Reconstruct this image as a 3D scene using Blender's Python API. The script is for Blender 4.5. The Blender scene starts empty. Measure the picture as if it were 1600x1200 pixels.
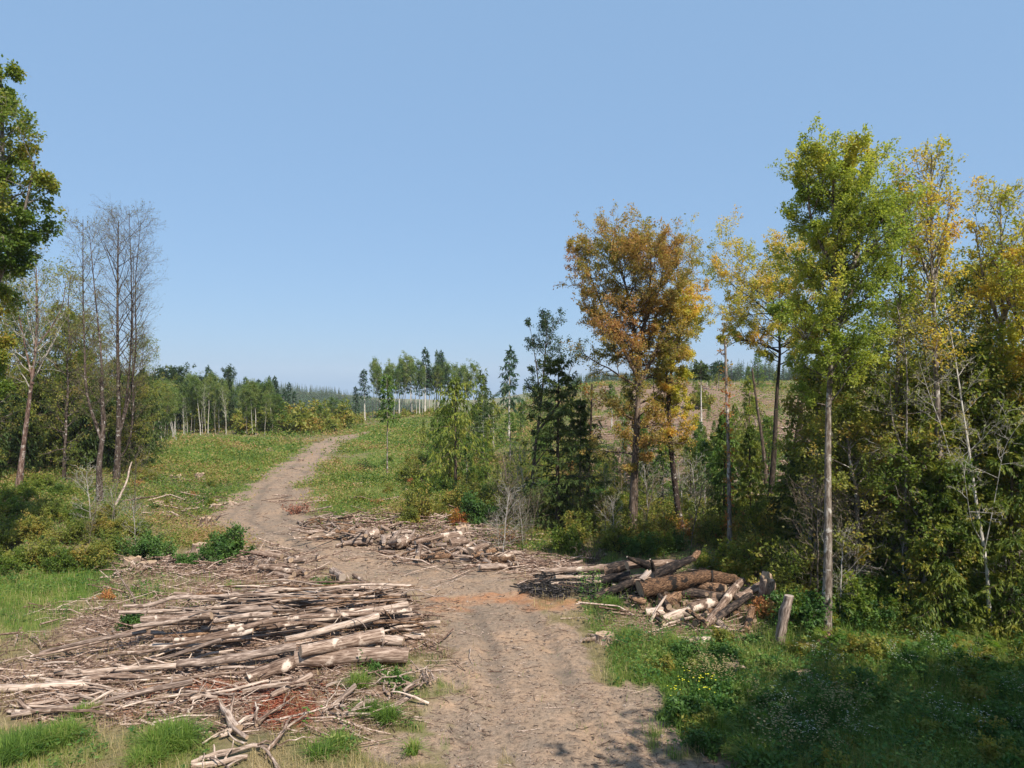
import bpy, math
import numpy as np
from mathutils import Vector, Matrix

S = bpy.context.scene
COL = S.collection
F = 1111.0          # focal length in pixels of the 1600 px wide photograph
CAM = 8.0           # height of the camera above the road
rad = math.radians
RNG = np.random.default_rng


# ------------------------------------------------------------------ small maths
def ss(t):
    t = np.clip(t, 0, 1)
    return t * t * (3 - 2 * t)


def unit(a):
    return a / np.maximum(np.linalg.norm(a, axis=-1, keepdims=True), 1e-9)


def vnoise(x, y, seed=0):
    xi = np.floor(x).astype(np.int64); yi = np.floor(y).astype(np.int64)
    fx = x - xi; fy = y - yi
    fx = fx * fx * (3 - 2 * fx); fy = fy * fy * (3 - 2 * fy)

    def h(a, b):
        n = (a * 374761393 + b * 668265263 + seed * 982451653) & 0xffffffff
        n = ((n ^ (n >> 13)) * 1274126177) & 0xffffffff
        n = n ^ (n >> 16)
        return (n & 0xffff) / 65535.0
    return (h(xi, yi) * (1 - fx) + h(xi + 1, yi) * fx) * (1 - fy) + (h(xi, yi + 1) * (1 - fx) + h(xi + 1, yi + 1) * fx) * fy


def fbm(x, y, octv=3, seed=0):
    v = 0; a = 1; t = 0
    for i in range(octv):
        v = v + a * vnoise(x * 2 ** i + 17.3 * i, y * 2 ** i - 9.1 * i, seed + i); t += a; a *= .5
    return v / t


# ------------------------------------------------------------------ terrain shape
ROAD = np.array([  # x, y, half width
    (1.2, -30, 3.5), (1.2, 5, 3.5), (1.15, 11, 3.5), (1.1, 14.8, 3.5), (.65, 17.8, 2.95), (.2, 22.2, 2.5), (-.7, 26, 3.0), (-3.4, 30.6, 3.3),
    (-9.4, 35.5, 3.7), (-14.6, 42.3, 2.9), (-18.4, 55.5, 2.6), (-20.9, 71, 2.4), (-24.3, 91, 2.4), (-24.8, 104, 2.0), (-23.5, 116, .7)])


def road_rel(x, y):
    """distance to the track's centre line divided by the half width there, and the signed side (+ = right of it)"""
    best = np.full(np.shape(x), 1e9); side = np.zeros(np.shape(x)); dist = np.full(np.shape(x), 1e9)
    for a, b in zip(ROAD[:-1], ROAD[1:]):
        dx, dy = b[0] - a[0], b[1] - a[1]
        t = np.clip(((x - a[0]) * dx + (y - a[1]) * dy) / (dx * dx + dy * dy), 0, 1)
        ox = x - a[0] - t * dx; oy = y - a[1] - t * dy
        d = np.hypot(ox, oy); q = d / (a[2] + t * (b[2] - a[2]))
        m = q < best
        best = np.where(m, q, best); dist = np.where(m, d, dist)
        side = np.where(m, np.sign(ox * dy - oy * dx), side)
    return best, side, dist


def img_u(x, y):
    return np.clip(800 + F * x / np.maximum(y, 2.0), -1500, 3200)


def Hs(x, y):
    """large shape of the land"""
    x = np.asarray(x, float); y = np.asarray(y, float)
    u = img_u(x, y)
    wr = ss((u - 730) / 210)
    hill = 7.6 * ss((y - 48) / 115) + 1.6 * ss((y - 170) / 230)
    knoll = 1.6 * np.exp(-(((u - 660) / 90) ** 2)) * ss((y - 100) / 45) * (1 - ss((y - 165) / 60))
    A = np.interp(u, [-400, 0, 420, 520, 600, 700], [6, 4, -6, -14, -26, -30])
    left = -24 * ss((y - 160) / 200) + (A + 24) * ss((y - 450) / 450)
    z = knoll + left * (1 - wr) + hill * wr
    z = z + .5 * (fbm(x / 14, y / 14, 2, 5) - .5) * ss((y - 30) / 30)
    z = z + 2.2 * (fbm(x / 28, y / 28, 3, 6) - .5) * ss((y - 75) / 50) * ss((u - 850) / 120) * (1 - ss((y - 250) / 80))
    # the verges: a low bank on the left in the middle distance, a shallow ditch at the forest edge
    z = z + .9 * ss((-x - 16 - .27 * np.maximum(y - 36, 0)) / 9) * ss((y - 26) / 14) * (1 - ss((y - 75) / 30))
    return z


MOUNDS = [(-6.6, 22.6, 4.6, 2.3, .34), (4.9, 26.2, 3.2, 1.7, .35), (-6.5, 36.8, 6.0, 1.3, .42), (-9.5, 31.0, 2.2, 1.4, .30), (-3.4, 18.2, 1.7, 1.1, .22)]


def H(x, y):
    x = np.asarray(x, float); y = np.asarray(y, float)
    z = Hs(x, y)
    q, s, d = road_rel(x, y)
    off = ss((q - .85) / .6)
    near = np.exp(-np.maximum(y - 20, 0) / 120)
    z = z + (.34 * (fbm(x / 2.6, y / 2.6, 3, 11) - .5) * off + .07 * (fbm(x / 1.2, y / 1.2, 2, 12) - .5)) * near
    rut = (np.exp(-((d - .95) / .26) ** 2) + .6 * np.exp(-((d - 1.9 - .5 * fbm(x / 6, y / 6, 1, 45)) / .2) ** 2)) * (q < 1.2) * (.3 + vnoise(x / 2.5, y / 2.5, 41))
    z = z - .10 * rut * near
    for mx, my, rx, ry, h in MOUNDS:
        z = z + h * np.exp(-((x - mx) / rx) ** 2 - ((y - my) / ry) ** 2)
    return z


def Hf(x, y):
    return float(H(np.array([x]), np.array([y]))[0])


def G(u, v, z=0.0):
    """the point on the land (raised by z) that the photo shows at pixel u, v"""
    d = CAM * F / max(v - 600, 8)
    for _ in range(25):
        x = (u - 800) / F * d
        g = Hf(x, d) + z
        nd = (CAM - g) * F / max(v - 600, 8)
        d = .5 * d + .5 * nd
    return np.array([(u - 800) / F * d, d, Hf((u - 800) / F * d, d) + z])


def W(u, v, d):
    return np.array([(u - 800) / F * d, d, CAM + (600 - v) / F * d])


def ell(x, y, lst, seed):
    """soft patches given as photo ellipses (u, v, ru, rv, weight)"""
    n = (fbm(x / 1.7, y / 1.7, 3, seed) - .5) * 1.3
    out = np.zeros(np.shape(x))
    for u, v, ru, rv, w in lst:
        d = CAM * F / (v - 600); d0 = CAM * F / (v + rv - 600); d1 = CAM * F / max(v - rv - 600, 20)
        cx = (u - 800) / F * d; rx = ru / F * d; ry = (d1 - d0) / 2; cy = (d0 + d1) / 2
        # the patch leans along the sight line, as its outline in the photo does
        lx = x - cx - (y - d) * (u - 800) / F
        q = np.sqrt((lx / rx) ** 2 + ((y - cy) / ry) ** 2)
        out = np.maximum(out, w * ss((1.25 - q - n * .55) / .45))
    return out


GREEN = [(150, 925, 240, 36, 1), (40, 935, 90, 60, .8), (60, 1175, 110, 40, .5), (265, 1165, 75, 48, .45), (560, 1150, 120, 46, .4), (600, 1060, 70, 35, .6),
         (670, 1060, 40, 60, .5), (960, 965, 38, 45, .85), (1000, 1030, 60, 60, .9), (1040, 1100, 80, 70, 1), (370, 712, 120, 30, 1), (610, 690, 90, 24, 1),
         (640, 735, 120, 34, .9), (570, 790, 70, 30, .8), (690, 815, 80, 22, .8), (720, 840, 120, 18, .8), (900, 872, 60, 10, .9), (390, 770, 30, 14, .7),
         (1150, 985, 120, 40, .7), (330, 925, 60, 22, .6), (770, 955, 30, 8, .95), (830, 1058, 26, 9, .9), (720, 1010, 20, 8, .85), (855, 1100, 26, 8, .85), (790, 1150, 22, 7, .85), (930, 1130, 40, 12, .9), (700, 1165, 16, 6, .85), (420, 790, 26, 8, .9), (560, 880, 20, 5, .8)]
SLASH = [(400, 985, 330, 75, 1), (150, 1075, 220, 50, 1), (430, 1100, 200, 60, 1), (640, 845, 190, 42, 1), (420, 885, 90, 34, 1), (800, 890, 110, 22, 1),
         (1080, 950, 160, 50, 1), (1050, 680, 90, 42, 1), (1000, 740, 70, 30, .9), (1240, 735, 110, 40, 1), (310, 800, 60, 22, .3), (260, 900, 90, 24, .8), (460, 785, 40, 12, .5),
         (700, 790, 130, 14, .2), (270, 808, 60, 10, .3), (1430, 880, 60, 20, .6)]
RUST = [(730, 938, 60, 8, .9), (820, 935, 90, 10, 1), (870, 950, 60, 8, .8), (690, 952, 50, 8, .7), (300, 1080, 90, 16, .5), (220, 1110, 60, 14, .6)]
RED = [(440, 1118, 60, 26, 1), (370, 1085, 90, 18, .5), (250, 1085, 70, 12, .4), (480, 1090, 60, 12, .4)]
CHAR = [(900, 918, 90, 20, 1), (965, 940, 50, 16, .9)]


def masks(x, y):
    q, s, d = road_rel(x, y)
    n = (fbm(x / 1.3, y / 1.3, 3, 3) - .5)
    road = ss((1.10 - q + n * 1.5 + .6 * (fbm(x / .45, y / .45, 2, 8) - .5)) / .3)
    green = ell(x, y, GREEN, 21)
    slash = ell(x, y, SLASH, 22)
    rust = ell(x, y, RUST, 23); red = ell(x, y, RED, 24); char = ell(x, y, CHAR, 25)
    u = img_u(x, y)
    rightside = (s > 0) & (x > 2) & (y < 30) & (q > 1.0)
    rs = np.where(rightside, ss((q - 1.0) / .25) * ss((29 - y) / 3) * (.55 + .6 * fbm(x / 2.2, y / 2.2, 2, 9)), 0)
    green = np.maximum(green, np.clip(rs, 0, 1))
    mid = np.where((y > 40) & (u < 1000), ss((fbm(x / 9, y / 9, 3, 31) - .36) / .22) * .75, 0)
    green = np.maximum(green, mid * (1 - slash))
    green = green * (1 - road * (1 - .5 * (green > .8)))
    clear = np.where((y > 56) & (u > 860), ss((y - 56) / 14) * ss((u - 860) / 90) * ss((fbm(x / 4.5, y / 4.5, 4, 33) - .36) / .18) * .85 * (1 - ss((y - 200) / 80)), 0)
    slash = np.maximum(slash, clear); green = green * (1 - clear)
    gate = ss((fbm(x / 3.5, y / 3.5, 2, 44) - .35) / .3)
    rut = (np.exp(-((d - .95) / .30) ** 2) + .7 * np.exp(-((d - 1.9 - .5 * fbm(x / 6, y / 6, 1, 45)) / .22) ** 2)) * gate
    return dict(rut=np.clip(rut, 0, 1), zero=np.zeros(np.shape(x)), road=road, green=green * (1 - .8 * red), slash=slash * (1 - .82 * road), rust=rust, red=red, char=char, q=q, side=s)


# ------------------------------------------------------------------ mesh building
class MB:
    def __init__(self):
        self.V = []; self.L = []; self.n = 0

    def add(self, V, Fc, mat=0, smooth=False):
        V = np.asarray(V, np.float32).reshape(-1, 3); Fc = np.asarray(Fc, np.int64)
        if len(V) == 0 or len(Fc) == 0:
            return self
        self.L.append((Fc + self.n, mat, smooth)); self.V.append(V); self.n += len(V)
        return self

    def mesh(self, name, mats):
        me = bpy.data.meshes.new(name)
        V = np.concatenate(self.V); me.vertices.add(len(V)); me.vertices.foreach_set('co', V.ravel())
        li = np.concatenate([f.ravel() for f, m, s in self.L]).astype(np.int32)
        tot = np.concatenate([np.full(len(f), f.shape[1], np.int32) for f, m, s in self.L])
        st = np.concatenate([[0], np.cumsum(tot)[:-1]]).astype(np.int32)
        me.loops.add(len(li)); me.loops.foreach_set('vertex_index', li)
        me.polygons.add(len(tot)); me.polygons.foreach_set('loop_start', st)
        me.polygons.foreach_set('material_index', np.concatenate([np.full(len(f), m, np.int32) for f, m, s in self.L]))
        me.polygons.foreach_set('use_smooth', np.concatenate([np.full(len(f), s, bool) for f, m, s in self.L]))
        for m in mats:
            me.materials.append(m)
        me.update(calc_edges=True)
        return me


def tubes(P, Rr, sides):
    """P (B,n,3) centre lines, Rr (B,n) radii -> verts, quads of B tubes"""
    B, n, _ = P.shape
    T = unit(np.gradient(P, axis=1))
    m = unit(P[:, -1] - P[:, 0])
    ref = np.eye(3)[np.argmin(np.abs(m), axis=1)][:, None, :]
    N = unit(np.cross(T, np.broadcast_to(ref, T.shape))); Bn = np.cross(T, N)
    a = np.arange(sides) * 2 * np.pi / sides
    V = P[:, :, None] + Rr[:, :, None, None] * (N[:, :, None] * np.cos(a)[None, None, :, None] + Bn[:, :, None] * np.sin(a)[None, None, :, None])
    i = np.arange(n - 1)[:, None] * sides; j = np.arange(sides)[None]
    k = (j + 1) % sides
    f = np.stack([i + j, i + k, i + sides + k, i + sides + j], -1).reshape(-1, 4)
    Fc = (np.arange(B)[:, None, None] * n * sides + f[None]).reshape(-1, 4)
    return V.reshape(-1, 3), Fc


def kites(c, d, nrm, l, w, fold=.12):
    """one leaf (a folded kite) at each point c along d"""
    c = c.reshape(-1, 3); d = unit(d.reshape(-1, 3)); nrm = nrm.reshape(-1, 3)
    l = np.broadcast_to(np.asarray(l, float).reshape(-1, 1), (len(c), 1)); w = np.broadcast_to(np.asarray(w, float).reshape(-1, 1), (len(c), 1))
    s = unit(np.cross(d, nrm)); up = np.cross(s, d)
    V = np.stack([c, c + d * l * .42 + s * w * .5 + up * w * fold, c + d * l, c + d * l * .42 - s * w * .5 + up * w * fold], 1)
    return V.reshape(-1, 3), np.arange(len(c) * 4).reshape(-1, 4)


def at(P, t):
    """point and direction at parameter t (B,k) of lines P (B,n,3)"""
    n = P.shape[1]
    x = np.clip(t, 0, .9999) * (n - 1); i = x.astype(int); f = (x - i)[..., None]
    b = np.arange(P.shape[0])[:, None]
    return P[b, i] * (1 - f) + P[b, i + 1] * f, unit(P[b, i + 1] - P[b, i])


def plen(P):
    return np.linalg.norm(np.diff(P, axis=1), axis=2).sum(1)


def spawn(P, k, rng, t0, t1, lenf, ang, n, up=0.1, wob=.08, taper=.5):
    """k side shoots on every line of P"""
    B = P.shape[0]
    t = t0 + (t1 - t0) * (np.arange(k)[None] + rng.uniform(0, 1, (B, k))) / k
    st, T = at(P, t)
    r = rng.normal(size=(B, k, 3)); r -= T * (r * T).sum(-1, keepdims=True); r = unit(r)
    a = ang * rng.uniform(.65, 1.35, (B, k))[..., None]
    D = T * np.cos(a) + r * np.sin(a)
    L = (plen(P)[:, None] * lenf * (1 - taper * t) * rng.uniform(.7, 1.3, (B, k)))[..., None, None]
    s = np.linspace(0, 1, n)[None, None, :, None]
    Q = st[:, :, None] + D[:, :, None] * L * s + np.array([0, 0, 1.]) * up * L * s ** 2
    Q = Q + rng.normal(size=Q.shape) * wob * L * s
    return Q.reshape(B * k, n, 3), t.reshape(-1)


def leaves_on(P, m, rng, size, droop=.3, spread=.5, t0=.15, aspect=.6, jit=.5):
    B = P.shape[0]
    t = rng.uniform(t0, 1.0, (B, m))
    c, T = at(P, t)
    d = T * .5 + rng.normal(size=(B, m, 3)) * spread + np.array([0, 0, -droop])
    c = c + rng.normal(size=c.shape) * size * jit
    nr = rng.normal(size=(B, m, 3)) * .7 + np.array([0, 0, .8])
    l = size * rng.uniform(.6, 1.35, (B, m))
    return kites(c, d, nr, l.reshape(-1), l.reshape(-1) * aspect)


def resample(pts, n):
    pts = np.asarray(pts, float)
    d = np.concatenate([[0], np.cumsum(np.linalg.norm(np.diff(pts, axis=0), axis=1))])
    t = np.linspace(0, d[-1], n)
    Q = np.stack([np.interp(t, d, pts[:, i]) for i in range(3)], 1)
    for _ in range(2):
        Q[1:-1] = .25 * Q[:-2] + .5 * Q[1:-1] + .25 * Q[2:]
    return Q


# ------------------------------------------------------------------ objects
def tag(o, label=None, cat=None, group=None, kind=None):
    if label: o['label'] = label
    if cat: o['category'] = cat
    if group: o['group'] = group
    if kind: o['kind'] = kind
    return o


def obj(name, me, parent=None, loc=(0, 0, 0)):
    o = bpy.data.objects.new(name, me); COL.objects.link(o)
    o.location = loc
    if parent is not None: o.parent = parent
    return o


def thing(name, parts, loc, label, cat, rotz=0., scale=1., group=None, tilt=(0, 0)):
    """an Empty at the thing's base that parents one mesh per part"""
    e = obj(name, None, None, loc); e.rotation_euler = (tilt[0], tilt[1], rotz)
    e.scale = (scale,) * 3 if np.isscalar(scale) else scale
    tag(e, label, cat, group)
    for pn, me in parts:
        obj(pn, me, e)
    return e


# ------------------------------------------------------------------ materials
def new_mat(name):
    m = bpy.data.materials.new(name); m.use_nodes = True
    nt = m.node_tree; nt.nodes.clear()
    out = nt.nodes.new('ShaderNodeOutputMaterial')
    return m, nt, out


def N(nt, typ, **kw):
    n = nt.nodes.new(typ)
    for k, v in kw.items():
        if k in n.inputs: n.inputs[k].default_value = v
        else: setattr(n, k, v)
    return n


def ramp(nt, fac, cols, interp='LINEAR'):
    r = nt.nodes.new('ShaderNodeValToRGB'); r.color_ramp.interpolation = interp
    e = r.color_ramp.elements
    while len(e) < len(cols): e.new(.5)
    for i, c in enumerate(cols):
        p, c = c if isinstance(c[1], (tuple, list)) else (i / (len(cols) - 1), c)
        e[i].position = p; e[i].color = (*c, 1)
    nt.links.new(fac, r.inputs[0])
    return r.outputs[0]


def mix(nt, fac, a, b, mode='MIX'):
    m = nt.nodes.new('ShaderNodeMix'); m.data_type = 'RGBA'; m.blend_type = mode
    for s, v in ((m.inputs[0], fac), (m.inputs[6], a), (m.inputs[7], b)):
        if hasattr(v, 'is_output'): nt.links.new(v, s)
        else: s.default_value = v if not isinstance(v, tuple) else (*v, 1)
    return m.outputs[2]


def math_(nt, op, a, b=None, c=None, clamp=False):
    m = nt.nodes.new('ShaderNodeMath'); m.operation = op; m.use_clamp = clamp
    for i, v in enumerate((a, b, c)):
        if v is None: continue
        if hasattr(v, 'is_output'): nt.links.new(v, m.inputs[i])
        else: m.inputs[i].default_value = v
    return m.outputs[0]


LEAF_GAIN = 1.42


def leaf_mat(name, cols, trans=.35, nscale=.5, rnd=.45, rough=.5, bright=1.5, objvar=.0):
    """foliage: the colour wanders from clump to clump and from leaf to leaf; thin, so light comes through"""
    m, nt, out = new_mat(name)
    tc = N(nt, 'ShaderNodeTexCoord'); oi = N(nt, 'ShaderNodeObjectInfo'); ge = N(nt, 'ShaderNodeNewGeometry')
    no = N(nt, 'ShaderNodeTexNoise', Scale=nscale, Detail=2.0)
    ad = N(nt, 'ShaderNodeVectorMath', operation='ADD')
    sc = N(nt, 'ShaderNodeVectorMath', operation='SCALE'); sc.inputs[0].default_value = (37, 21, 11)
    nt.links.new(oi.outputs['Random'], sc.inputs['Scale'])
    nt.links.new(tc.outputs['Object'], ad.inputs[0]); nt.links.new(sc.outputs[0], ad.inputs[1])
    nt.links.new(ad.outputs[0], no.inputs['Vector'])
    a = math_(nt, 'MULTIPLY_ADD', no.outputs[0], 2.0, -.5)
    b = math_(nt, 'MULTIPLY_ADD', ge.outputs['Random Per Island'], rnd, -rnd / 2)
    f = math_(nt, 'ADD', a, b)
    if objvar:
        f = math_(nt, 'ADD', f, math_(nt, 'MULTIPLY_ADD', oi.outputs['Random'], objvar, -objvar / 2))
    f = math_(nt, 'ADD', f, 0.0, clamp=True)
    c = ramp(nt, f, [tuple(min(.85, v * LEAF_GAIN) for v in q) for q in cols])
    bs = N(nt, 'ShaderNodeBsdfPrincipled', Roughness=rough)
    bs.inputs['Specular IOR Level'].default_value = .3
    nt.links.new(c, bs.inputs['Base Color'])
    tr = N(nt, 'ShaderNodeBsdfTranslucent')
    br = N(nt, 'ShaderNodeMix'); br.data_type = 'RGBA'; br.blend_type = 'MULTIPLY'; br.inputs[0].default_value = 1
    br.inputs[7].default_value = (bright, bright * .95, bright * .5, 1)
    nt.links.new(c, br.inputs[6]); nt.links.new(br.outputs[2], tr.inputs[0])
    mx = N(nt, 'ShaderNodeMixShader'); mx.inputs[0].default_value = min(.5, trans + .06)
    nt.links.new(bs.outputs[0], mx.inputs[1]); nt.links.new(tr.outputs[0], mx.inputs[2])
    nt.links.new(mx.outputs[0], out.inputs['Surface'])
    return m


def bark_mat(name, cols, scale=(3, 3, .7), bump=.5, patch=None, pscale=1.2, pthr=.58, rough=.9, isl=0.):
    """bark drawn out along one axis of the object; patch = colour where the bark has come off or lichen grows"""
    m, nt, out = new_mat(name)
    tc = N(nt, 'ShaderNodeTexCoord'); oi = N(nt, 'ShaderNodeObjectInfo')
    ad = N(nt, 'ShaderNodeVectorMath', operation='ADD')
    sc = N(nt, 'ShaderNodeVectorMath', operation='SCALE'); sc.inputs[0].default_value = (37, 21, 11)
    nt.links.new(oi.outputs['Random'], sc.inputs['Scale'])
    nt.links.new(tc.outputs['Object'], ad.inputs[0]); nt.links.new(sc.outputs[0], ad.inputs[1])
    mp = N(nt, 'ShaderNodeMapping'); mp.inputs['Scale'].default_value = scale
    nt.links.new(ad.outputs[0], mp.inputs[0])
    no = N(nt, 'ShaderNodeTexNoise', Scale=4.0, Detail=6.0, Roughness=.65); nt.links.new(mp.outputs[0], no.inputs['Vector'])
    f = math_(nt, 'MULTIPLY_ADD', no.outputs[0], 3.2, -1.1)
    f = math_(nt, 'ADD', f, math_(nt, 'MULTIPLY_ADD', oi.outputs['Random'], .4, -.2))
    if isl:
        ge = N(nt, 'ShaderNodeNewGeometry')
        f = math_(nt, 'ADD', f, math_(nt, 'MULTIPLY_ADD', ge.outputs['Random Per Island'], isl, -isl / 2))
    f = math_(nt, 'ADD', f, 0., clamp=True)
    c = ramp(nt, f, cols)
    if patch:
        n2 = N(nt, 'ShaderNodeTexNoise', Scale=pscale, Detail=5.0, Roughness=.6); nt.links.new(ad.outputs[0], n2.inputs['Vector'])
        th = math_(nt, 'MULTIPLY_ADD', n2.outputs[0], 14.0, -14.0 * pthr, clamp=True)
        c = mix(nt, th, c, patch)
    bs = N(nt, 'ShaderNodeBsdfPrincipled', Roughness=rough); bs.inputs['Specular IOR Level'].default_value = .15
    nt.links.new(c, bs.inputs['Base Color'])
    bp = N(nt, 'ShaderNodeBump', Strength=bump, Distance=.03); nt.links.new(no.outputs[0], bp.inputs['Height'])
    nt.links.new(bp.outputs[0], bs.inputs['Normal'])
    nt.links.new(bs.outputs[0], out.inputs['Surface'])
    return m


def end_mat(name, c0, c1):
    """sawn end: rings across the log's axis (X of the object) and radial checks"""
    m, nt, out = new_mat(name)
    tc = N(nt, 'ShaderNodeTexCoord'); sx = N(nt, 'ShaderNodeSeparateXYZ'); nt.links.new(tc.outputs['Object'], sx.inputs[0])
    r = math_(nt, 'SQRT', math_(nt, 'ADD', math_(nt, 'POWER', sx.outputs[1], 2.), math_(nt, 'POWER', sx.outputs[2], 2.)))
    no = N(nt, 'ShaderNodeTexNoise', Scale=9.0, Detail=4.0); nt.links.new(tc.outputs['Object'], no.inputs['Vector'])
    w = math_(nt, 'SINE', math_(nt, 'MULTIPLY_ADD', r, 190., math_(nt, 'MULTIPLY', no.outputs[0], 9.)))
    f = math_(nt, 'MULTIPLY_ADD', w, .18, math_(nt, 'MULTIPLY_ADD', no.outputs[0], 1.4, -.2), clamp=True)
    c = ramp(nt, f, [c0, c1])
    bs = N(nt, 'ShaderNodeBsdfPrincipled', Roughness=.85); nt.links.new(c, bs.inputs['Base Color'])
    nt.links.new(bs.outputs[0], out.inputs['Surface'])
    return m


M = {}
# barks
M['bark_grey'] = bark_mat('bark_grey', [(.07, .055, .045), (.19, .155, .13), (.36, .31, .27)], patch=(.46, .43, .39), pthr=.57, pscale=3.5)
M['bark_brown'] = bark_mat('bark_brown', [(.030, .021, .015), (.085, .06, .043), (.18, .13, .10)], patch=(.27, .235, .20), pthr=.62, pscale=5.)
M['bark_mottle'] = bark_mat('bark_mottle', [(.05, .035, .027), (.15, .115, .09), (.33, .28, .235)], patch=(.44, .40, .355), pthr=.55, pscale=3.2)
M['bark_lichen'] = bark_mat('bark_lichen', [(.020, .014, .011), (.065, .045, .036), (.15, .115, .095)], patch=(.34, .31, .28), pthr=.585, pscale=6.)
M['bark_red'] = bark_mat('bark_red', [(.05, .03, .024), (.15, .09, .07), (.30, .22, .18)], patch=(.40, .34, .30), pthr=.56, pscale=3.5)
M['bark_pale'] = bark_mat('bark_pale', [(.20, .17, .14), (.45, .41, .36), (.62, .58, .53)], patch=(.14, .11, .09), pthr=.64, pscale=2.)
M['bark_dark'] = bark_mat('bark_dark', [(.012, .010, .008), (.04, .03, .022), (.09, .065, .05)])
M['twig_dead'] = bark_mat('twig_dead', [(.06, .045, .034), (.135, .105, .08), (.23, .185, .145)], scale=(1, 1, 1), bump=.1)
M['twig_pale'] = bark_mat('twig_pale', [(.20, .175, .15), (.33, .30, .26), (.46, .42, .37)], scale=(1, 1, 1), bump=.1)
# logs: long axis is X
LX = (.6, 6, 6)
M['log_bark'] = bark_mat('log_bark', [(.05, .030, .021), (.185, .124, .092), (.40, .30, .238)], scale=LX, patch=(.56, .45, .365), pthr=.555, pscale=2.2)
M['log_grey'] = bark_mat('log_grey', [(.065, .044, .035), (.23, .168, .134), (.46, .362, .298)], scale=LX, patch=(.13, .09, .07), pthr=.575, pscale=2.6)
M['log_pale'] = bark_mat('log_pale', [(.15, .10, .073), (.40, .305, .242), (.62, .50, .41)], scale=LX, patch=(.26, .19, .15), pthr=.63, pscale=1.6, bump=.3)
M['log_brown'] = bark_mat('log_brown', [(.035, .020, .013), (.14, .078, .045), (.34, .21, .13)], scale=(2.6, 7, 7), patch=(.018, .015, .014), pthr=.52, pscale=3.2, bump=1.)
M['log_burnt'] = bark_mat('log_burnt', [(.006, .005, .005), (.028, .022, .02), (.12, .085, .065)], scale=(1.2, 4, 4), patch=(.26, .165, .11), pthr=.58, pscale=2.)
M['end_wood'] = end_mat('end_wood', (.22, .14, .085), (.50, .36, .245))
M['end_grey'] = end_mat('end_grey', (.20, .15, .12), (.46, .38, .31))
M['slash_wood'] = bark_mat('slash_wood', [(.08, .045, .033), (.235, .158, .118), (.47, .365, .30)], scale=(3, 3, 3), bump=.15, isl=.9)
M['slash_red'] = bark_mat('slash_red', [(.10, .028, .016), (.26, .085, .05), (.44, .26, .18)], scale=(3, 3, 3), bump=.15, isl=.9)
M['char_wood'] = bark_mat('char_wood', [(.006, .006, .006), (.02, .018, .018), (.10, .085, .08)], scale=(3, 3, 3), bump=.2, isl=.8)
M['stump_wood'] = bark_mat('stump_wood', [(.07, .045, .032), (.21, .145, .105), (.40, .31, .25)], scale=(5, 5, .6), patch=(.50, .40, .33), pthr=.60, pscale=3.)
M['bark_litter'] = bark_mat('bark_litter', [(.025, .017, .013), (.075, .05, .038), (.17, .12, .09)], scale=(3, 3, 3), isl=.8)
M['clod'] = bark_mat('clod', [(.10, .075, .06), (.22, .165, .13), (.36, .29, .24)], scale=(4, 4, 4), isl=.6)
# foliage
M['lf_green'] = leaf_mat('lf_green', [(.035, .070, .012), (.080, .125, .018), (.15, .175, .026), (.26, .18, .035)], nscale=.35, trans=.4)
M['lf_darkgreen'] = leaf_mat('lf_darkgreen', [(.009, .022, .007), (.018, .040, .011), (.035, .062, .017)], trans=.2)
M['lf_yellowgreen'] = leaf_mat('lf_yellowgreen', [(.085, .13, .022), (.165, .21, .034), (.26, .275, .05), (.35, .28, .06)], nscale=.35, bright=1.7, trans=.42)
M['lf_yellow'] = leaf_mat('lf_yellow', [(.12, .16, .022), (.26, .255, .035), (.40, .31, .055), (.42, .24, .06)], nscale=.5, bright=1.6, trans=.4)
M['lf_bramble'] = leaf_mat('lf_bramble', [(.055, .085, .015), (.115, .13, .022), (.19, .165, .03), (.24, .17, .04)], nscale=.9, trans=.35, rnd=.7)
M['lf_orange'] = leaf_mat('lf_orange', [(.13, .145, .032), (.22, .185, .045), (.28, .18, .055), (.27, .135, .06)], nscale=.38, rnd=.7, bright=1.6, trans=.42)
M['lf_olive'] = leaf_mat('lf_olive', [(.055, .085, .015), (.115, .14, .024), (.19, .19, .038), (.24, .15, .04)], nscale=.8, trans=.4)
M['lf_sparse'] = leaf_mat('lf_sparse', [(.085, .105, .03), (.135, .13, .045), (.16, .115, .05)], nscale=.8)
M['lf_autumn'] = leaf_mat('lf_autumn', [(.10, .12, .02), (.22, .15, .025), (.30, .11, .03), (.20, .06, .03)], nscale=.9)
M['lf_shrub'] = leaf_mat('lf_shrub', [(.022, .055, .012), (.045, .095, .018), (.085, .14, .028)], nscale=1.2, trans=.28)
M['nd_fir'] = leaf_mat('nd_fir', [(.020, .038, .008), (.042, .066, .013), (.082, .100, .022)], trans=.25, nscale=.9, rough=.7)
M['nd_far'] = leaf_mat('nd_far', [(.014, .038, .018), (.028, .062, .025), (.050, .088, .032)], trans=.12, nscale=.05, rough=.8, objvar=.5)
M['nd_cedar'] = leaf_mat('nd_cedar', [(.040, .070, .011), (.090, .125, .016), (.165, .185, .026), (.22, .19, .035)], trans=.34, nscale=.8)
M['nd_frond'] = leaf_mat('nd_frond', [(.024, .050, .009), (.064, .098, .014), (.135, .155, .022), (.19, .175, .03)], trans=.36, nscale=.9)
M['nd_darkcedar'] = leaf_mat('nd_darkcedar', [(.018, .038, .009), (.042, .070, .014), (.085, .105, .022)], trans=.26, nscale=.6)
M['nd_young'] = leaf_mat('nd_young', [(.035, .080, .014), (.070, .125, .020), (.13, .17, .03)], trans=.3, nscale=.8)
M['lf_birch'] = leaf_mat('lf_birch', [(.050, .090, .022), (.10, .145, .035), (.17, .19, .055)], trans=.4, nscale=.4, objvar=.5)
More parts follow.
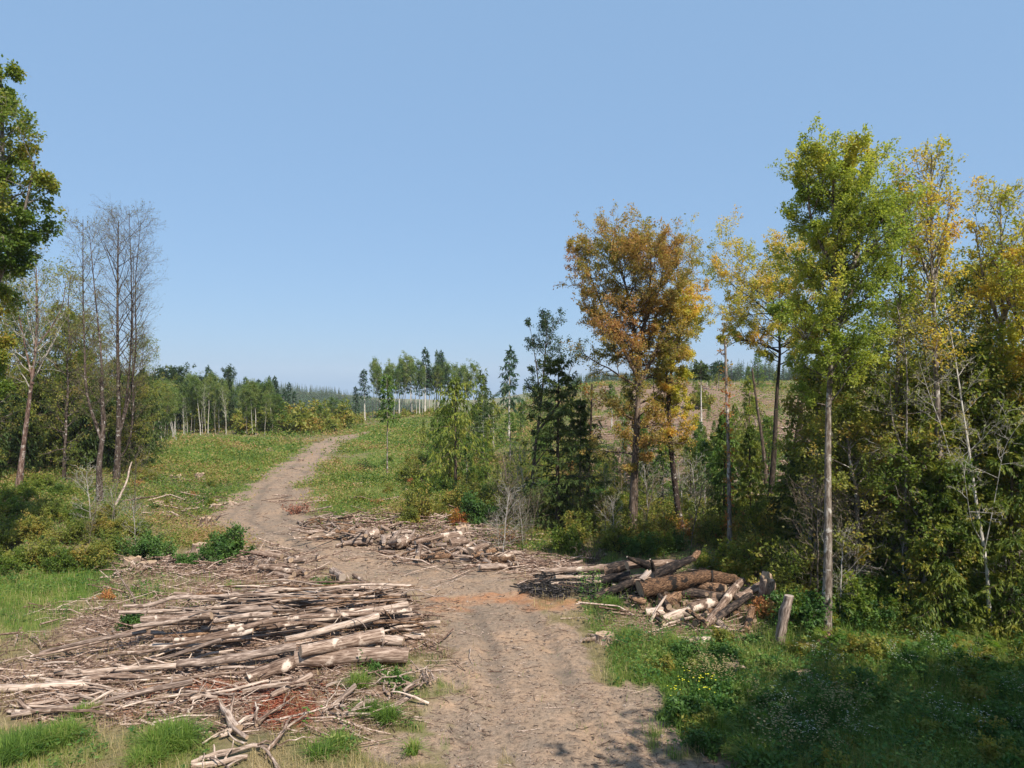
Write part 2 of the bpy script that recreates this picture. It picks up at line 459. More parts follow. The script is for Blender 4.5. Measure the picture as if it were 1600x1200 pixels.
M['grass'] = leaf_mat('grass', [(.050, .098, .018), (.095, .160, .026), (.150, .205, .040), (.28, .24, .10)], trans=.4, nscale=.35, rnd=.7, rough=.6)
M['weed'] = leaf_mat('weed', [(.020, .060, .014), (.045, .105, .020), (.085, .150, .030), (.16, .18, .05)], trans=.35, nscale=.7, rnd=.7)
M['cover'] = leaf_mat('cover', [(.030, .070, .012), (.070, .125, .018), (.145, .170, .030), (.20, .165, .055), (.27, .165, .085)], trans=.35, nscale=.16, rnd=.8)
M['dry'] = leaf_mat('dry', [(.16, .12, .055), (.27, .215, .11), (.38, .30, .17)], trans=.3, nscale=.5, rnd=.8)
M['bracken'] = leaf_mat('bracken', [(.045, .10, .016), (.085, .15, .022), (.15, .18, .03), (.24, .16, .04)], trans=.4, nscale=.7, rnd=.3, objvar=.7)
M['rusty_leaf'] = leaf_mat('rusty_leaf', [(.22, .10, .04), (.32, .15, .06), (.30, .20, .06)], trans=.35, nscale=1.2)
M['sumac'] = leaf_mat('sumac', [(.34, .28, .04), (.42, .22, .05), (.42, .10, .05)], trans=.4, nscale=1.6)
M['flower_yellow'] = leaf_mat('flower_yellow', [(.72, .52, .03), (.80, .60, .05)], trans=.2)
M['flower_white'] = leaf_mat('flower_white', [(.34, .33, .28), (.55, .54, .50)], trans=.3)


def ground_mat():
    m, nt, out = new_mat('ground_soil')
    z1 = N(nt, 'ShaderNodeAttribute', attribute_name='zone_a'); z2 = N(nt, 'ShaderNodeAttribute', attribute_name='zone_b')
    s1 = N(nt, 'ShaderNodeSeparateColor'); s2 = N(nt, 'ShaderNodeSeparateColor')
    nt.links.new(z1.outputs['Color'], s1.inputs[0]); nt.links.new(z2.outputs['Color'], s2.inputs[0])
    ge = N(nt, 'ShaderNodeNewGeometry')

    def noise(scale, detail=6., rough=.6):
        n = N(nt, 'ShaderNodeTexNoise', Scale=scale, Detail=detail, Roughness=rough); nt.links.new(ge.outputs['Position'], n.inputs['Vector'])
        return n.outputs[0]
    big, med, fine, grain = noise(.35), noise(1.6), noise(7.), noise(28., 4.)
    st = lambda x: math_(nt, 'MULTIPLY_ADD', x, 2.4, -.7, clamp=True)
    base = ramp(nt, st(med), [(.075, .080, .026), (.14, .12, .050), (.21, .155, .085)])
    base = mix(nt, math_(nt, 'MULTIPLY', st(fine), .5), base, (.25, .195, .13))
    green = ramp(nt, st(med), [(.045, .080, .014), (.090, .135, .022), (.15, .165, .04)])
    slash = ramp(nt, st(fine), [(.085, .050, .034), (.21, .135, .095), (.35, .255, .195)])
    road = ramp(nt, st(big), [(.200, .145, .103), (.290, .200, .135), (.365, .236, .148)])
    road = mix(nt, math_(nt, 'MULTIPLY', st(med), .75), road, (.205, .165, .13))
    road = mix(nt, math_(nt, 'MULTIPLY', math_(nt, 'MULTIPLY_ADD', noise(3.3), 5., -2.9, clamp=True), .7), road, (.40, .265, .19))
    road = mix(nt, math_(nt, 'MULTIPLY', math_(nt, 'MULTIPLY_ADD', noise(1.15, 8., .68), 6., -3.35, clamp=True), .75), road, (.135, .102, .078))
    sp = ramp(nt, st(fine), [(.0, (.42, .41, .40)), (.45, (1, 1, 1)), (1., (1.32, 1.29, 1.25))])
    road = mix(nt, .8, road, sp, 'MULTIPLY')
    z3 = N(nt, 'ShaderNodeAttribute', attribute_name='zone_c'); s3 = N(nt, 'ShaderNodeSeparateColor'); nt.links.new(z3.outputs['Color'], s3.inputs[0])
    road = mix(nt, math_(nt, 'MULTIPLY', s3.outputs[0], math_(nt, 'MULTIPLY_ADD', med, 2.0, -.35, clamp=True)), road, (.150, .118, .092))
    gr = ramp(nt, st(grain), [(.0, (.35, .33, .31)), (.3, (.95, .95, .95)), (.75, (1.05, 1.05, 1.05)), (1., (1.7, 1.64, 1.55))])
    c = mix(nt, s1.outputs[1], base, green)
    c = mix(nt, s1.outputs[2], c, slash)
    c = mix(nt, s1.outputs[0], c, road)
    c = mix(nt, math_(nt, 'MULTIPLY', math_(nt, 'MULTIPLY', s2.outputs[0], .95), math_(nt, 'MULTIPLY_ADD', med, 3., -.9, clamp=True)), c, ramp(nt, st(fine), [(.25, .12, .062), (.43, .205, .10)]))
    c = mix(nt, s2.outputs[1], c, ramp(nt, st(fine), [(.02, .018, .017), (.06, .052, .048)]))
    c = mix(nt, s2.outputs[2], c, ramp(nt, st(fine), [(.10, .022, .012), (.25, .06, .032)]))
    c = mix(nt, .6, c, gr, 'MULTIPLY')
    bs = N(nt, 'ShaderNodeBsdfPrincipled', Roughness=.95); bs.inputs['Specular IOR Level'].default_value = .1
    nt.links.new(c, bs.inputs['Base Color'])
    bp = N(nt, 'ShaderNodeBump', Strength=.75, Distance=.06); nt.links.new(fine, bp.inputs['Height'])
    b2 = N(nt, 'ShaderNodeBump', Strength=.5, Distance=.015); nt.links.new(grain, b2.inputs['Height']); nt.links.new(bp.outputs[0], b2.inputs['Normal'])
    nt.links.new(b2.outputs[0], bs.inputs['Normal'])
    nt.links.new(bs.outputs[0], out.inputs['Surface'])
    return m


M['ground'] = ground_mat()


# ------------------------------------------------------------------ ground and track
def build_ground():
    ang = np.concatenate([np.linspace(-180, -52, 30)[:-1], np.linspace(-52, -44, 24)[:-1], np.linspace(-44, 44, 640), np.linspace(44, 52, 24)[1:], np.linspace(52, 180, 30)[1:]])
    ang = np.radians(ang)
    r = 1.0 * np.exp(np.linspace(0, math.log(13.), 30))[:-1]
    r = np.concatenate([r, 13 * np.exp(np.linspace(0, math.log(130 / 13), 760)), 130 * np.exp(np.linspace(0, math.log(1700 / 130), 130))[1:]])
    A, Rr = np.meshgrid(ang, r)
    x = Rr * np.sin(A); y = Rr * np.cos(A)
    mk = masks(x.ravel(), y.ravel())
    z = H(x.ravel(), y.ravel())
    xf, yf = x.ravel(), y.ravel()
    near = 1 / (1 + (np.hypot(xf, yf) / 45) ** 2)
    clod = np.maximum(fbm(xf / .33, yf / .33, 3, 51) - .5, 0)
    ridge = np.abs(fbm(xf / .8, yf / .8, 3, 52) - .5)
    rough = .15 + 1.5 * fbm(xf / 2.1, yf / 2.1, 3, 53) ** 2.2
    z = z + near * rough * (.26 * clod + .15 * ridge - .05) * (1 - .4 * mk['road']) + near * .22 * mk['slash'] * (fbm(xf / .5, yf / .5, 3, 54) - .5)
    V = np.stack([xf, yf, z], 1)
    nr, na = A.shape
    i = np.arange(nr - 1)[:, None] * na + np.arange(na - 1)[None]
    Fc = np.stack([i, i + 1, i + na + 1, i + na], -1).reshape(-1, 4)
    Fc = Fc[:, ::-1]
    roadv = mk['road']
    isroad = roadv[Fc].mean(1) > .5
    one = np.ones(len(V))
    for name, sel in (('ground', ~isroad), ('dirt_road', isroad)):
        f = Fc[sel]; used = np.unique(f); mp = np.zeros(len(V), np.int64); mp[used] = np.arange(len(used))
        b = MB().add(V[used], mp[f], 0, True)
        me = b.mesh(name, [M['ground']])
        for an, ks in (('zone_a', ('road', 'green', 'slash')), ('zone_b', ('rust', 'char', 'red')), ('zone_c', ('rut', 'zero', 'zero'))):
            a = me.attributes.new(an, 'FLOAT_COLOR', 'POINT')
            a.data.foreach_set('color', np.stack([mk[ks[0]], mk[ks[1]], mk[ks[2]], one], 1)[used].astype(np.float32).ravel())
        tag(obj(name, me), kind='structure')


build_ground()


# ------------------------------------------------------------------ plants: generators
def tree_meshes(seed, stems, prof, n1=36, t0=.25, k2=7, k3=6, leaf=.16, m=12, lm='lf_green', bark='bark_grey', elev=(15, 55), up=.12, droop=.35, twigbark=None,
                trunk_sides=9, sub=(.45, .5), aspect=.6, len_rnd=(.55, 1.08), jit=.65, fine=True, l1rad=.32, ztop=None, limb=None):
    """stems: [(points, r0, r1)]; prof(z, cos_azimuth, x) -> length of a limb that starts at height z.
    Returns the parts trunk, limbs and crown."""
    rng = RNG(seed)
    tr = MB(); cr = MB()
    tot = sum(s[0].shape[0] and np.linalg.norm(np.diff(s[0], axis=0), axis=1).sum() for s in stems)
    L1 = []; R1 = []
    for k, (pts, r0, r1) in enumerate(stems):
        n = len(pts); tt = np.linspace(0, 1, n)
        rr = r0 + (r1 - r0) * tt ** .8
        if k == 0: rr = rr + r0 * .38 * np.exp(-tt * n * .9)
        rr = rr * (1 + rng.normal(size=n) * .04)
        V, Fc = tubes(pts[None], rr[None], trunk_sides); tr.add(V, Fc, 0, True)
        ln = np.linalg.norm(np.diff(pts, axis=0), axis=1).sum()
        cnt = max(3, int(n1 * ln / tot)); a0 = rng.uniform(0, 6.28)
        for j in range(cnt):
            t = (t0 if k == 0 else min(.15, t0)) + (1 - (t0 if k == 0 else min(.15, t0))) * (j + rng.uniform(0, 1)) / cnt
            st = np.array([np.interp(t, tt, pts[:, i]) for i in range(3)]); az = a0 + j * 2.4 + rng.normal() * .35
            ln1 = prof(st[2], math.cos(az), st[0]) * rng.uniform(*len_rnd)
            if ln1 <= .05: continue
            e = rad(elev[0] + (elev[1] - elev[0]) * t + rng.normal() * 9)
            s = np.linspace(0, 1, 7)[:, None]
            rise = math.tan(e) * ln1; upw = up * ln1
            if ztop is not None: rise = min(rise, .75 * max(0, ztop - st[2]) + .1); upw = min(upw, .15 * max(0, ztop - st[2]))
            dirv = np.array([math.cos(az) * ln1, math.sin(az) * ln1, rise])
            Q = st + dirv * s + np.array([0, 0, 1.]) * upw * s ** 2
            wob = np.cumsum(rng.normal(size=(7, 3)) * .05 * ln1, axis=0); Q = Q + wob * s
            L1.append(Q); R1.append(max(.012 if l1rad > .15 else .006, min(np.interp(t, tt, rr) * .55, l1rad * .1 * ln1 ** .8)))
    L1 = np.array(L1); R1 = np.array(R1)
    tp = np.linspace(1, .18, 7)[None]
    V, Fc = tubes(L1, R1[:, None] * tp, 5); cr.add(V, Fc, 1, True)
    L2, t2 = spawn(L1, k2, rng, .22, 1., sub[0], .8, 5, up=.12, wob=.06)
    R2 = np.maximum(np.repeat(R1, k2) * (1 - .75 * t2) * .5, .006)
    V, Fc = tubes(L2, R2[:, None] * np.linspace(1, .3, 5)[None], 4); cr.add(V, Fc, 2, True)
    T = L2
    if k3:
        L3, t3 = spawn(L2, k3, rng, .15, 1., sub[1], .75, 4, up=.05, wob=.08)
        R3 = np.maximum(np.repeat(R2, k3) * .5, .004)
        if fine:
            V, Fc = tubes(L3, R3[:, None] * np.linspace(1, .4, 4)[None], 3); cr.add(V, Fc, 2, True)
        T = L3
    if m >= 1:
        V, Fc = leaves_on(T, int(m), rng, leaf, droop=droop, aspect=aspect, jit=jit)
    else:
        V, Fc = leaves_on(T[rng.random(len(T)) < m], 1, rng, leaf, droop=droop, aspect=aspect, jit=jit)
    cr.add(V, Fc, 0)
    tb = M[twigbark] if twigbark else M[bark]
    return [('trunk', tr.mesh('trunk', [M[bark]])), ('crown', cr.mesh('crown', [M[lm], M[limb or bark], tb]))]


def trunk_line(h, lean=(0, 0), wob=.02, seed=0, n=14):
    rng = RNG(seed); t = np.linspace(0, 1, n)
    w = np.cumsum(rng.normal(size=(n, 2)) * wob * h * .5, axis=0); w -= w[:1]
    return np.stack([lean[0] * t ** 1.2 + w[:, 0] * t, lean[1] * t ** 1.2 + w[:, 1] * t, h * t - .25 * (t == 0)], 1)


def std_tree(seed, h, r, base=.35, rmax=None, lm='lf_green', bark='bark_grey', shape=.55, n1=30, tr=None, **kw):
    """an ordinary single-stemmed broadleaf of height h and crown radius r"""
    p = trunk_line(h, lean=(RNG(seed).normal() * .05 * h, RNG(seed + 1).normal() * .05 * h), seed=seed)

    def prof(z, c, x):
        t = (z / h - base) / (1 - base)
        return r * max(.12, math.sin(math.pi * min(1, max(.0, t * .85 + .12))) ** shape)
    return tree_meshes(seed, [(p, tr or h * .012 + .02, .02)], prof, n1=n1, t0=base, lm=lm, bark=bark, **kw)


def conifer_meshes(seed, h, r, base=.08, n1=90, k2=7, m=5, lm='nd_fir', bark='bark_brown', spray=.32, sw=.09, droop=.35, lift=(5, 35), tr=None, gap=.0, hang=.5, power=.85, ragged=.25, lean=0., bare_low=0):
    """a conifer: whorled limbs, side twigs, a spray of needles at every twig"""
    rng = RNG(seed)
    p = trunk_line(h, lean=(lean, 0), wob=.006, seed=seed)
    trk = MB(); cr = MB()
    tt = np.linspace(0, 1, len(p)); r0 = tr or h * .013 + .02
    V, Fc = tubes(p[None], (r0 + (.012 - r0) * tt + r0 * .5 * np.exp(-tt * 16))[None], 8); trk.add(V, Fc, 0, True)
    t = base + (.985 - base) * ((np.arange(n1) + rng.uniform(0, 1, n1)) / n1) ** .95
    if gap: t = t[rng.random(n1) > gap]
    B = len(t)
    st = np.stack([np.interp(t, tt, p[:, i]) for i in range(3)], 1)
    az = np.arange(B) * 2.4 + rng.normal(size=B) * .5
    q = (t - base) / (1 - base)
    L = r * ((1 - q) ** power * (1 - .25 * (q < .12)) + .05) * rng.uniform(1 - ragged * 1.6, 1 + ragged, B)
    e = np.radians(lift[0] + (lift[1] - lift[0]) * q + rng.normal(size=B) * 7)
    s = np.linspace(0, 1, 7)[None, :, None]
    D = np.stack([np.cos(az), np.sin(az), np.tan(e)], 1)[:, None]
    Q = st[:, None] + D * L[:, None, None] * s + np.array([0, 0, 1.]) * (-droop * s ** 1.6 + .45 * droop * s ** 4) * L[:, None, None]
    Q = Q + np.cumsum(rng.normal(size=(B, 7, 3)) * .025, axis=1) * L[:, None, None] * s
    V, Fc = tubes(Q, (np.maximum(.006, r0 * .16 * (L / r)))[:, None] * np.linspace(1, .25, 7)[None], 4); cr.add(V, Fc, 1, True)
    # side twigs lie roughly in the plane of the limb
    if k2:
        tw = .12 + .88 * (np.arange(k2)[None] + rng.uniform(0, 1, (B, k2))) / k2
        c, T = at(Q, tw)
        sd = np.where(np.arange(k2) % 2 == 0, 1., -1.)[None, :, None]
        hor = unit(np.cross(T, np.broadcast_to([0, 0, 1.], T.shape)))
        D2 = unit(T * .75 + hor * sd * rng.uniform(.5, 1.1, (B, k2, 1)) + rng.normal(size=T.shape) * .15)
        L2 = (L[:, None] * .42 * (1.15 - tw) * rng.uniform(.6, 1.3, (B, k2)) + spray * .35)
        s2 = np.linspace(0, 1, 4)[None, None, :, None]
        P2 = c[:, :, None] + D2[:, :, None] * L2[..., None, None] * s2 + np.array([0, 0, -1.]) * hang * L2[..., None, None] * s2 ** 2
        P2 = P2.reshape(B * k2, 4, 3)
        cc, TT = at(P2, rng.uniform(0, 1, (B * k2, m)))
        dd = TT + np.cross(TT, rng.normal(size=TT.shape)) * .55 + np.array([0, 0, -hang * .9])
        nr = rng.normal(size=TT.shape) * .35 + np.array([0, 0, 1.])
        l = spray * rng.uniform(.55, 1.3, dd.shape[:2])
        V, Fc = kites(cc, dd, nr, l.reshape(-1), (l * sw / spray).reshape(-1), fold=.2); cr.add(V, Fc, 0)
    m1 = max(2, int(m * 1.5))
    cc, TT = at(Q, rng.uniform(.3, 1, (B, m1)))
    dd = TT + rng.normal(size=TT.shape) * .45 + np.array([0, 0, -hang * .6]); nr = rng.normal(size=TT.shape) * .4 + np.array([0, 0, 1.])
    l = spray * rng.uniform(.6, 1.2, dd.shape[:2])
    V, Fc = kites(cc, dd, nr, l.reshape(-1), (l * sw / spray).reshape(-1), fold=.2); cr.add(V, Fc, 0)
    # leader
    lead = np.repeat(p[-1:], 8, 0) - np.array([0, 0, 1.]) * rng.uniform(0, .03 * h, (8, 1))
    V, Fc = kites(lead, rng.normal(size=(8, 3)) * .4 + np.array([0, 0, 1.]), rng.normal(size=(8, 3)), spray, sw); cr.add(V, Fc, 0)
    if bare_low:
        tb = rng.uniform(.05, base, bare_low); sb = np.stack([np.interp(tb, tt, p[:, i]) for i in range(3)], 1); ab = rng.uniform(0, 6.28, bare_low)
        s = np.linspace(0, 1, 4)[None, :, None]; Lb = rng.uniform(.2, .6, bare_low)[:, None, None] * r
        Qb = sb[:, None] + np.stack([np.cos(ab), np.sin(ab), rng.uniform(-.5, .2, bare_low)], 1)[:, None] * Lb * s - np.array([0, 0, .3]) * Lb * s ** 2
        V, Fc = tubes(Qb, np.full((bare_low, 4), r0 * .09), 3); cr.add(V, Fc, 1, True)
    return [('trunk', trk.mesh('trunk', [M[bark]])), ('crown', cr.mesh('crown', [M[lm], M[bark]]))]


def bush_meshes(seed, r, h, lm='lf_shrub', bark='bark_brown', stems=16, k2=6, k3=5, m=7, leaf=.1, aspect=.6, spread=(30, 85)):
    rng = RNG(seed)
    az = np.arange(stems) * 2.4 + rng.normal(size=stems) * .3
    el = np.radians(rng.uniform(spread[0], spread[1], stems))
    L = 1 / np.sqrt((np.cos(el) / r) ** 2 + (np.sin(el) / h) ** 2) * rng.uniform(.65, 1.05, stems)
    D = np.stack([np.cos(az) * np.cos(el), np.sin(az) * np.cos(el), np.sin(el)], 1)
    s = np.linspace(0, 1, 6)[None, :, None]
    b0 = np.stack([rng.normal(size=stems) * r * .12, rng.normal(size=stems) * r * .12, np.full(stems, -.08)], 1)
    Q = b0[:, None] + D[:, None] * L[:, None, None] * s - np.array([0, 0, .18]) * L[:, None, None] * s ** 2 + np.cumsum(rng.normal(size=(stems, 6, 3)) * .03, 1) * L[:, None, None] * s
    cr = MB()
    V, Fc = tubes(Q, np.full((stems, 1), .006 + .008 * h) * np.linspace(1, .3, 6)[None], 4); cr.add(V, Fc, 1, True)
    L2, t2 = spawn(Q, k2, rng, .2, 1, .42, .75, 4, up=.1)
    V, Fc = tubes(L2, np.full((len(L2), 4), .005 + .002 * h), 3); cr.add(V, Fc, 1, True)
    T = L2
    if k3:
        T, _ = spawn(L2, k3, rng, .1, 1, .5, .75, 3, up=.05)
    V, Fc = leaves_on(T, m, rng, leaf, droop=.2, aspect=aspect, jit=.5); cr.add(V, Fc, 0)
    return [('foliage', cr.mesh('foliage', [M[lm], M[bark]]))]


def fern_mesh(seed, r=.7, n=11, lm='bracken'):
    rng = RNG(seed); b = MB()
    az = np.arange(n) * 2.4 + rng.normal(size=n) * .3; L = r * rng.uniform(.75, 1.25, n); e = np.radians(rng.uniform(35, 70, n))
    s = np.linspace(0, 1, 8)[None, :, None]
    D = np.stack([np.cos(az), np.sin(az), np.tan(e)], 1)[:, None]
    Q = D * L[:, None, None] * s * .8 - np.array([0, 0, 1.]) * (np.tan(e) * L)[:, None, None] * s ** 2 * .62
    V, Fc = tubes(Q, np.full((n, 8), .006), 3); b.add(V, Fc, 0, True)
    k = 26; t = np.repeat(np.linspace(.12, .99, k // 2), 2)[None].repeat(n, 0)
    c, T = at(Q, t)
    hor = unit(np.cross(T, np.broadcast_to([0, 0, 1.], T.shape))) * np.where(np.arange(k) % 2, 1., -1.)[None, :, None]
    l = (L[:, None] * .34 * np.sin(np.pi * np.clip(t * .8 + .2, 0, 1)) ** .8 + .02) * rng.uniform(.8, 1.2, t.shape)
    V, Fc = kites(c, hor + T * .45 + rng.normal(size=T.shape) * .1, np.cross(hor, T) * np.where(np.arange(k) % 2, 1., -1.)[None, :, None] + rng.normal(size=T.shape) * .2, l.reshape(-1), l.reshape(-1) * .33)
    b.add(V, Fc, 0)
    return b.mesh('fern', [M[lm]])


def blades(c, h, w, rng, lean=.45):
    """bent grass blades (two quads each) at points c"""
    n = len(c)
    az = rng.uniform(0, 2 * np.pi, n); d = np.stack([np.cos(az), np.sin(az), np.zeros(n)], 1); sd = np.stack([-d[:, 1], d[:, 0], np.zeros(n)], 1)
    b = (rng.random(n) ** 1.3 * lean * 2)[:, None]; h = np.broadcast_to(np.asarray(h, float).reshape(-1, 1), (n, 1)); w = np.broadcast_to(np.asarray(w, float).reshape(-1, 1), (n, 1)) * .5
    up = np.array([0, 0, 1.])
    m = c + d * h * b * .28 + up * h * .58
    t = c + d * h * b + up * h * (1 - .28 * b)
    V = np.stack([c - sd * w, c + sd * w, m + sd * w * .8, m - sd * w * .8, t + sd * w * .12, t - sd * w * .12], 1).reshape(-1, 3)
    i = np.arange(n)[:, None] * 6
    Fc = np.stack([i + np.array([0, 1, 2, 3]), i + np.array([3, 2, 4, 5])], 1).reshape(-1, 4)
    return V, Fc


def tussock_mesh(seed, r, h, n, lm='grass'):
    rng = RNG(seed); a = rng.uniform(0, 6.28, n); q = r * np.sqrt(rng.random(n)) * .6
    c = np.stack([np.cos(a) * q, np.sin(a) * q, np.full(n, -.04)], 1)
    V, Fc = blades(c, h * rng.uniform(.5, 1.15, n), .019 * rng.uniform(.7, 1.3, n), rng, lean=.8)
    return MB().add(V, Fc, 0).mesh('grass_tussock', [M[lm]])


def hero(seed, name, label, cat, base, stems, prof, d=None, dj=.5, fit=.76, **kw):
    """a tree whose stems and crown outline follow the photograph's, built at its own distance.
    base (u, v); stems [(list of (u, v), r0, r1)]; prof [(v, uL, uR)]"""
    rng = RNG(seed + 999)
    if d is None:
        g = G(*base); d = g[1]
    o = W(base[0], base[1], d); o[2] = Hf(o[0], o[1])
    st = []
    for k, (pl, r0, r1) in enumerate(stems):
        P = np.array([W(u, v, d) for u, v in pl]) - o
        dep = np.cumsum(rng.normal(size=len(P)) * dj * .5); dep -= dep[0]
        if k: dep = dep + np.interp(P[0, 2], st[0][0][:, 2], st[0][0][:, 1])
        P[:, 1] += dep
        if k == 0: P[0, 2] = -.3
        st.append((resample(P, 14), r0, r1))
    zz = np.array([CAM + (600 - p[0]) / F * d - o[2] for p in prof]); xl = np.array([(p[1] - 800) / F * d - o[0] for p in prof]); xr = np.array([(p[2] - 800) / F * d - o[0] for p in prof])
    od = np.argsort(zz); zz, xl, xr = zz[od], xl[od], xr[od]

    def f(z, c, x):
        if z < zz[0] or z > zz[-1] + .3: return 0
        l = max(.25, x - np.interp(z, zz, xl)); r = max(.25, np.interp(z, zz, xr) - x)
        return (abs(c) * (r if c > 0 else l) + (1 - abs(c)) * .5 * (l + r)) * fit
    if kw.get('m', 12) >= 4:   # finer, more numerous leaves for the trees seen close by
        kw['leaf'] = kw.get('leaf', .16) * .68; kw['m'] = int(kw.get('m', 12) * 2.1)
    parts = tree_meshes(seed, st, f, t0=kw.pop('t0', .15), ztop=zz[-1], **kw)
    return thing(name, parts, o, label, cat)


# ------------------------------------------------------------------ trees that stand alone in the photograph
hero(1, 'maple_tree', 'large green broadleaf tree cut off by the left edge, tallest on that side', 'tree', (-30, 880),
     [([(-30, 880), (-28, 700), (-24, 480), (-20, 300), (-18, 180), (-16, 90)], .30, .05), ([(-24, 460), (25, 340), (50, 250)], .12, .02), ([(-26, 420), (-80, 300), (-100, 200)], .12, .02)],
     [(85, -60, 22), (130, -90, 26), (165, -100, 4), (200, -130, 48), (250, -150, 66), (330, -160, 70), (400, -160, 66), (440, -160, 48), (480, -160, 14), (640, -120, -2)], d=27, n1=84, t0=.22, k2=8, k3=6, leaf=.19, m=6,
     lm='lf_green', bark='bark_grey', elev=(-5, 40), fit=.72, len_rnd=(.4, 1.1))
hero(2, 'alder_tree', 'leaning red-barked alder with bare pale upswept branches at the left edge', 'tree', (28, 765),
     [([(28, 765), (38, 690), (52, 615), (58, 540), (63, 470), (64, 420)], .20, .03), ([(55, 600), (45, 540), (36, 490), (30, 455)], .08, .02), ([(60, 540), (75, 510), (92, 480), (98, 440)], .06, .015)],
     [(415, 50, 80), (480, 10, 110), (560, 0, 125), (640, 5, 125), (700, 15, 90)], n1=38, t0=.45, k2=5, k3=4, leaf=.14, m=2, lm='lf_olive', bark='bark_red', limb='twig_pale', twigbark='twig_pale', elev=(40, 65), droop=.5, fit=.9)
hero(3, 'alder_tree', 'nearly leafless forked alder with dark lower trunk, left one of the bare pair', 'tree', (157, 788),
     [([(157, 788), (160, 710), (163, 690), (162, 640), (163, 590)], .20, .10), ([(162, 690), (150, 660), (137, 630), (133, 560), (132, 470), (136, 345)], .10, .015), ([(162, 650), (163, 560), (160, 480), (152, 370)], .09, .015)],
     [(345, 118, 160), (400, 108, 178), (470, 104, 182), (560, 105, 185), (640, 115, 185), (680, 130, 175)], n1=70, t0=.45, k2=7, k3=6, leaf=.075, m=1, l1rad=.2, fit=.85, lm='lf_sparse', bark='bark_lichen', twigbark='twig_dead', elev=(25, 60), aspect=.7, sub=(.5, .55))
hero(4, 'alder_tree', 'tall bare grey alder with clustered upright stems, right one of the bare pair', 'tree', (181, 757),
     [([(181, 757), (185, 715), (190, 690), (192, 640), (190, 560), (185, 470), (182, 345)], .22, .03), ([(188, 690), (198, 640), (205, 560), (206, 470), (202, 328)], .10, .015), ([(190, 680), (203, 620), (212, 540), (214, 450), (226, 350)], .09, .015),
      ([(186, 720), (208, 705), (216, 640), (219, 560), (219, 400)], .07, .015)],
     [(325, 185, 222), (350, 165, 236), (400, 150, 244), (470, 146, 248), (560, 148, 245), (620, 155, 240), (690, 165, 225)], n1=120, t0=.38, k2=7, k3=6, leaf=.075, m=1, l1rad=.2, fit=.9, lm='lf_sparse', bark='bark_lichen', twigbark='twig_dead', elev=(30, 62), aspect=.7, sub=(.5, .55))
hero(5, 'maple_tree', 'tall autumn maple with orange and olive leaves in the middle of the forest edge', 'tree', (988, 852),
     [([(988, 852), (990, 770), (995, 680), (999, 600), (1000, 540), (988, 470), (975, 410), (965, 380)], .26, .03), ([(1000, 560), (1012, 480), (1018, 430), (1015, 380)], .14, .02), ([(999, 600), (1035, 530), (1055, 480), (1062, 440)], .13, .02),
      ([(998, 590), (965, 520), (940, 470), (915, 400)], .12, .02), ([(1003, 520), (1035, 450), (1040, 390)], .09, .02)],
     [(368, 925, 1040), (385, 900, 1055), (410, 888, 1068), (460, 892, 1072), (510, 905, 1082), (560, 915, 1075), (620, 905, 1078), (690, 905, 1070), (730, 935, 1040)], n1=130, t0=.24, k2=9, k3=6, leaf=.14, m=7, fit=1.0, len_rnd=(.4, 1.12), sub=(.38, .5),
     lm='lf_orange', bark='bark_brown', twigbark='bark_dark', elev=(-12, 50), dj=.6)
hero(6, 'maple_tree', 'smaller golden-leaved maple with leaning dark trunk, right beside the tall orange maple', 'tree', (1066, 842),
     [([(1066, 842), (1056, 770), (1045, 690), (1042, 620), (1048, 570), (1062, 520), (1080, 470)], .20, .03), ([(1043, 640), (1036, 560), (1034, 500)], .09, .02)],
     [(430, 1040, 1102), (480, 1025, 1112), (540, 1015, 1112), (600, 1020, 1100), (650, 1010, 1095), (700, 1020, 1080)], n1=50, t0=.3, k2=7, k3=6, leaf=.15, m=9, lm='lf_yellow', bark='bark_lichen', twigbark='bark_dark', elev=(-8, 45), dj=.5, fit=.86)
hero(7, 'alder_tree', 'slim dark green broadleaf with thin ragged top left of the dense dark fir', 'tree', (828, 806),
     [([(828, 806), (832, 740), (838, 680), (846, 635), (850, 580), (856, 500)], .16, .02), ([(840, 675), (862, 645), (880, 620), (892, 570)], .08, .015), ([(833, 730), (850, 705), (870, 690)], .05, .015), ([(846, 640), (838, 570), (828, 510)], .06, .01)],
     [(490, 815, 870), (540, 812, 905), (590, 820, 925), (650, 835, 915), (700, 845, 890)], n1=40, t0=.42, k2=6, k3=5, leaf=.15, m=5, lm='lf_darkgreen', bark='bark_brown', elev=(15, 60), dj=.4)
hero(8, 'broadleaf_tree', 'tall bright yellow-green broadleaf on a pale bare trunk, right of the burnt logs', 'tree', (1289, 988),
     [([(1289, 988), (1283, 930), (1284, 880), (1291, 760), (1294, 660), (1301, 560), (1305, 450), (1300, 350), (1292, 250)], .165, .03), ([(1303, 480), (1335, 400), (1350, 330), (1352, 262)], .12, .02),
      ([(1302, 530), (1340, 470), (1380, 400), (1400, 330)], .11, .02), ([(1300, 420), (1270, 350), (1250, 280)], .08, .02), ([(1300, 570), (1265, 540), (1235, 520)], .07, .02)],
     [(240, 1250, 1350), (265, 1236, 1365), (305, 1226, 1395), (360, 1228, 1420), (420, 1232, 1430), (480, 1215, 1430), (540, 1205, 1420), (600, 1225, 1405), (640, 1250, 1380)], n1=104, t0=.40, k2=10, k3=6, leaf=.125, m=7, fit=.9, len_rnd=(.35, 1.12), sub=(.36, .5),
     lm='lf_yellowgreen', bark='bark_mottle', twigbark='bark_dark', elev=(5, 55), dj=.8)
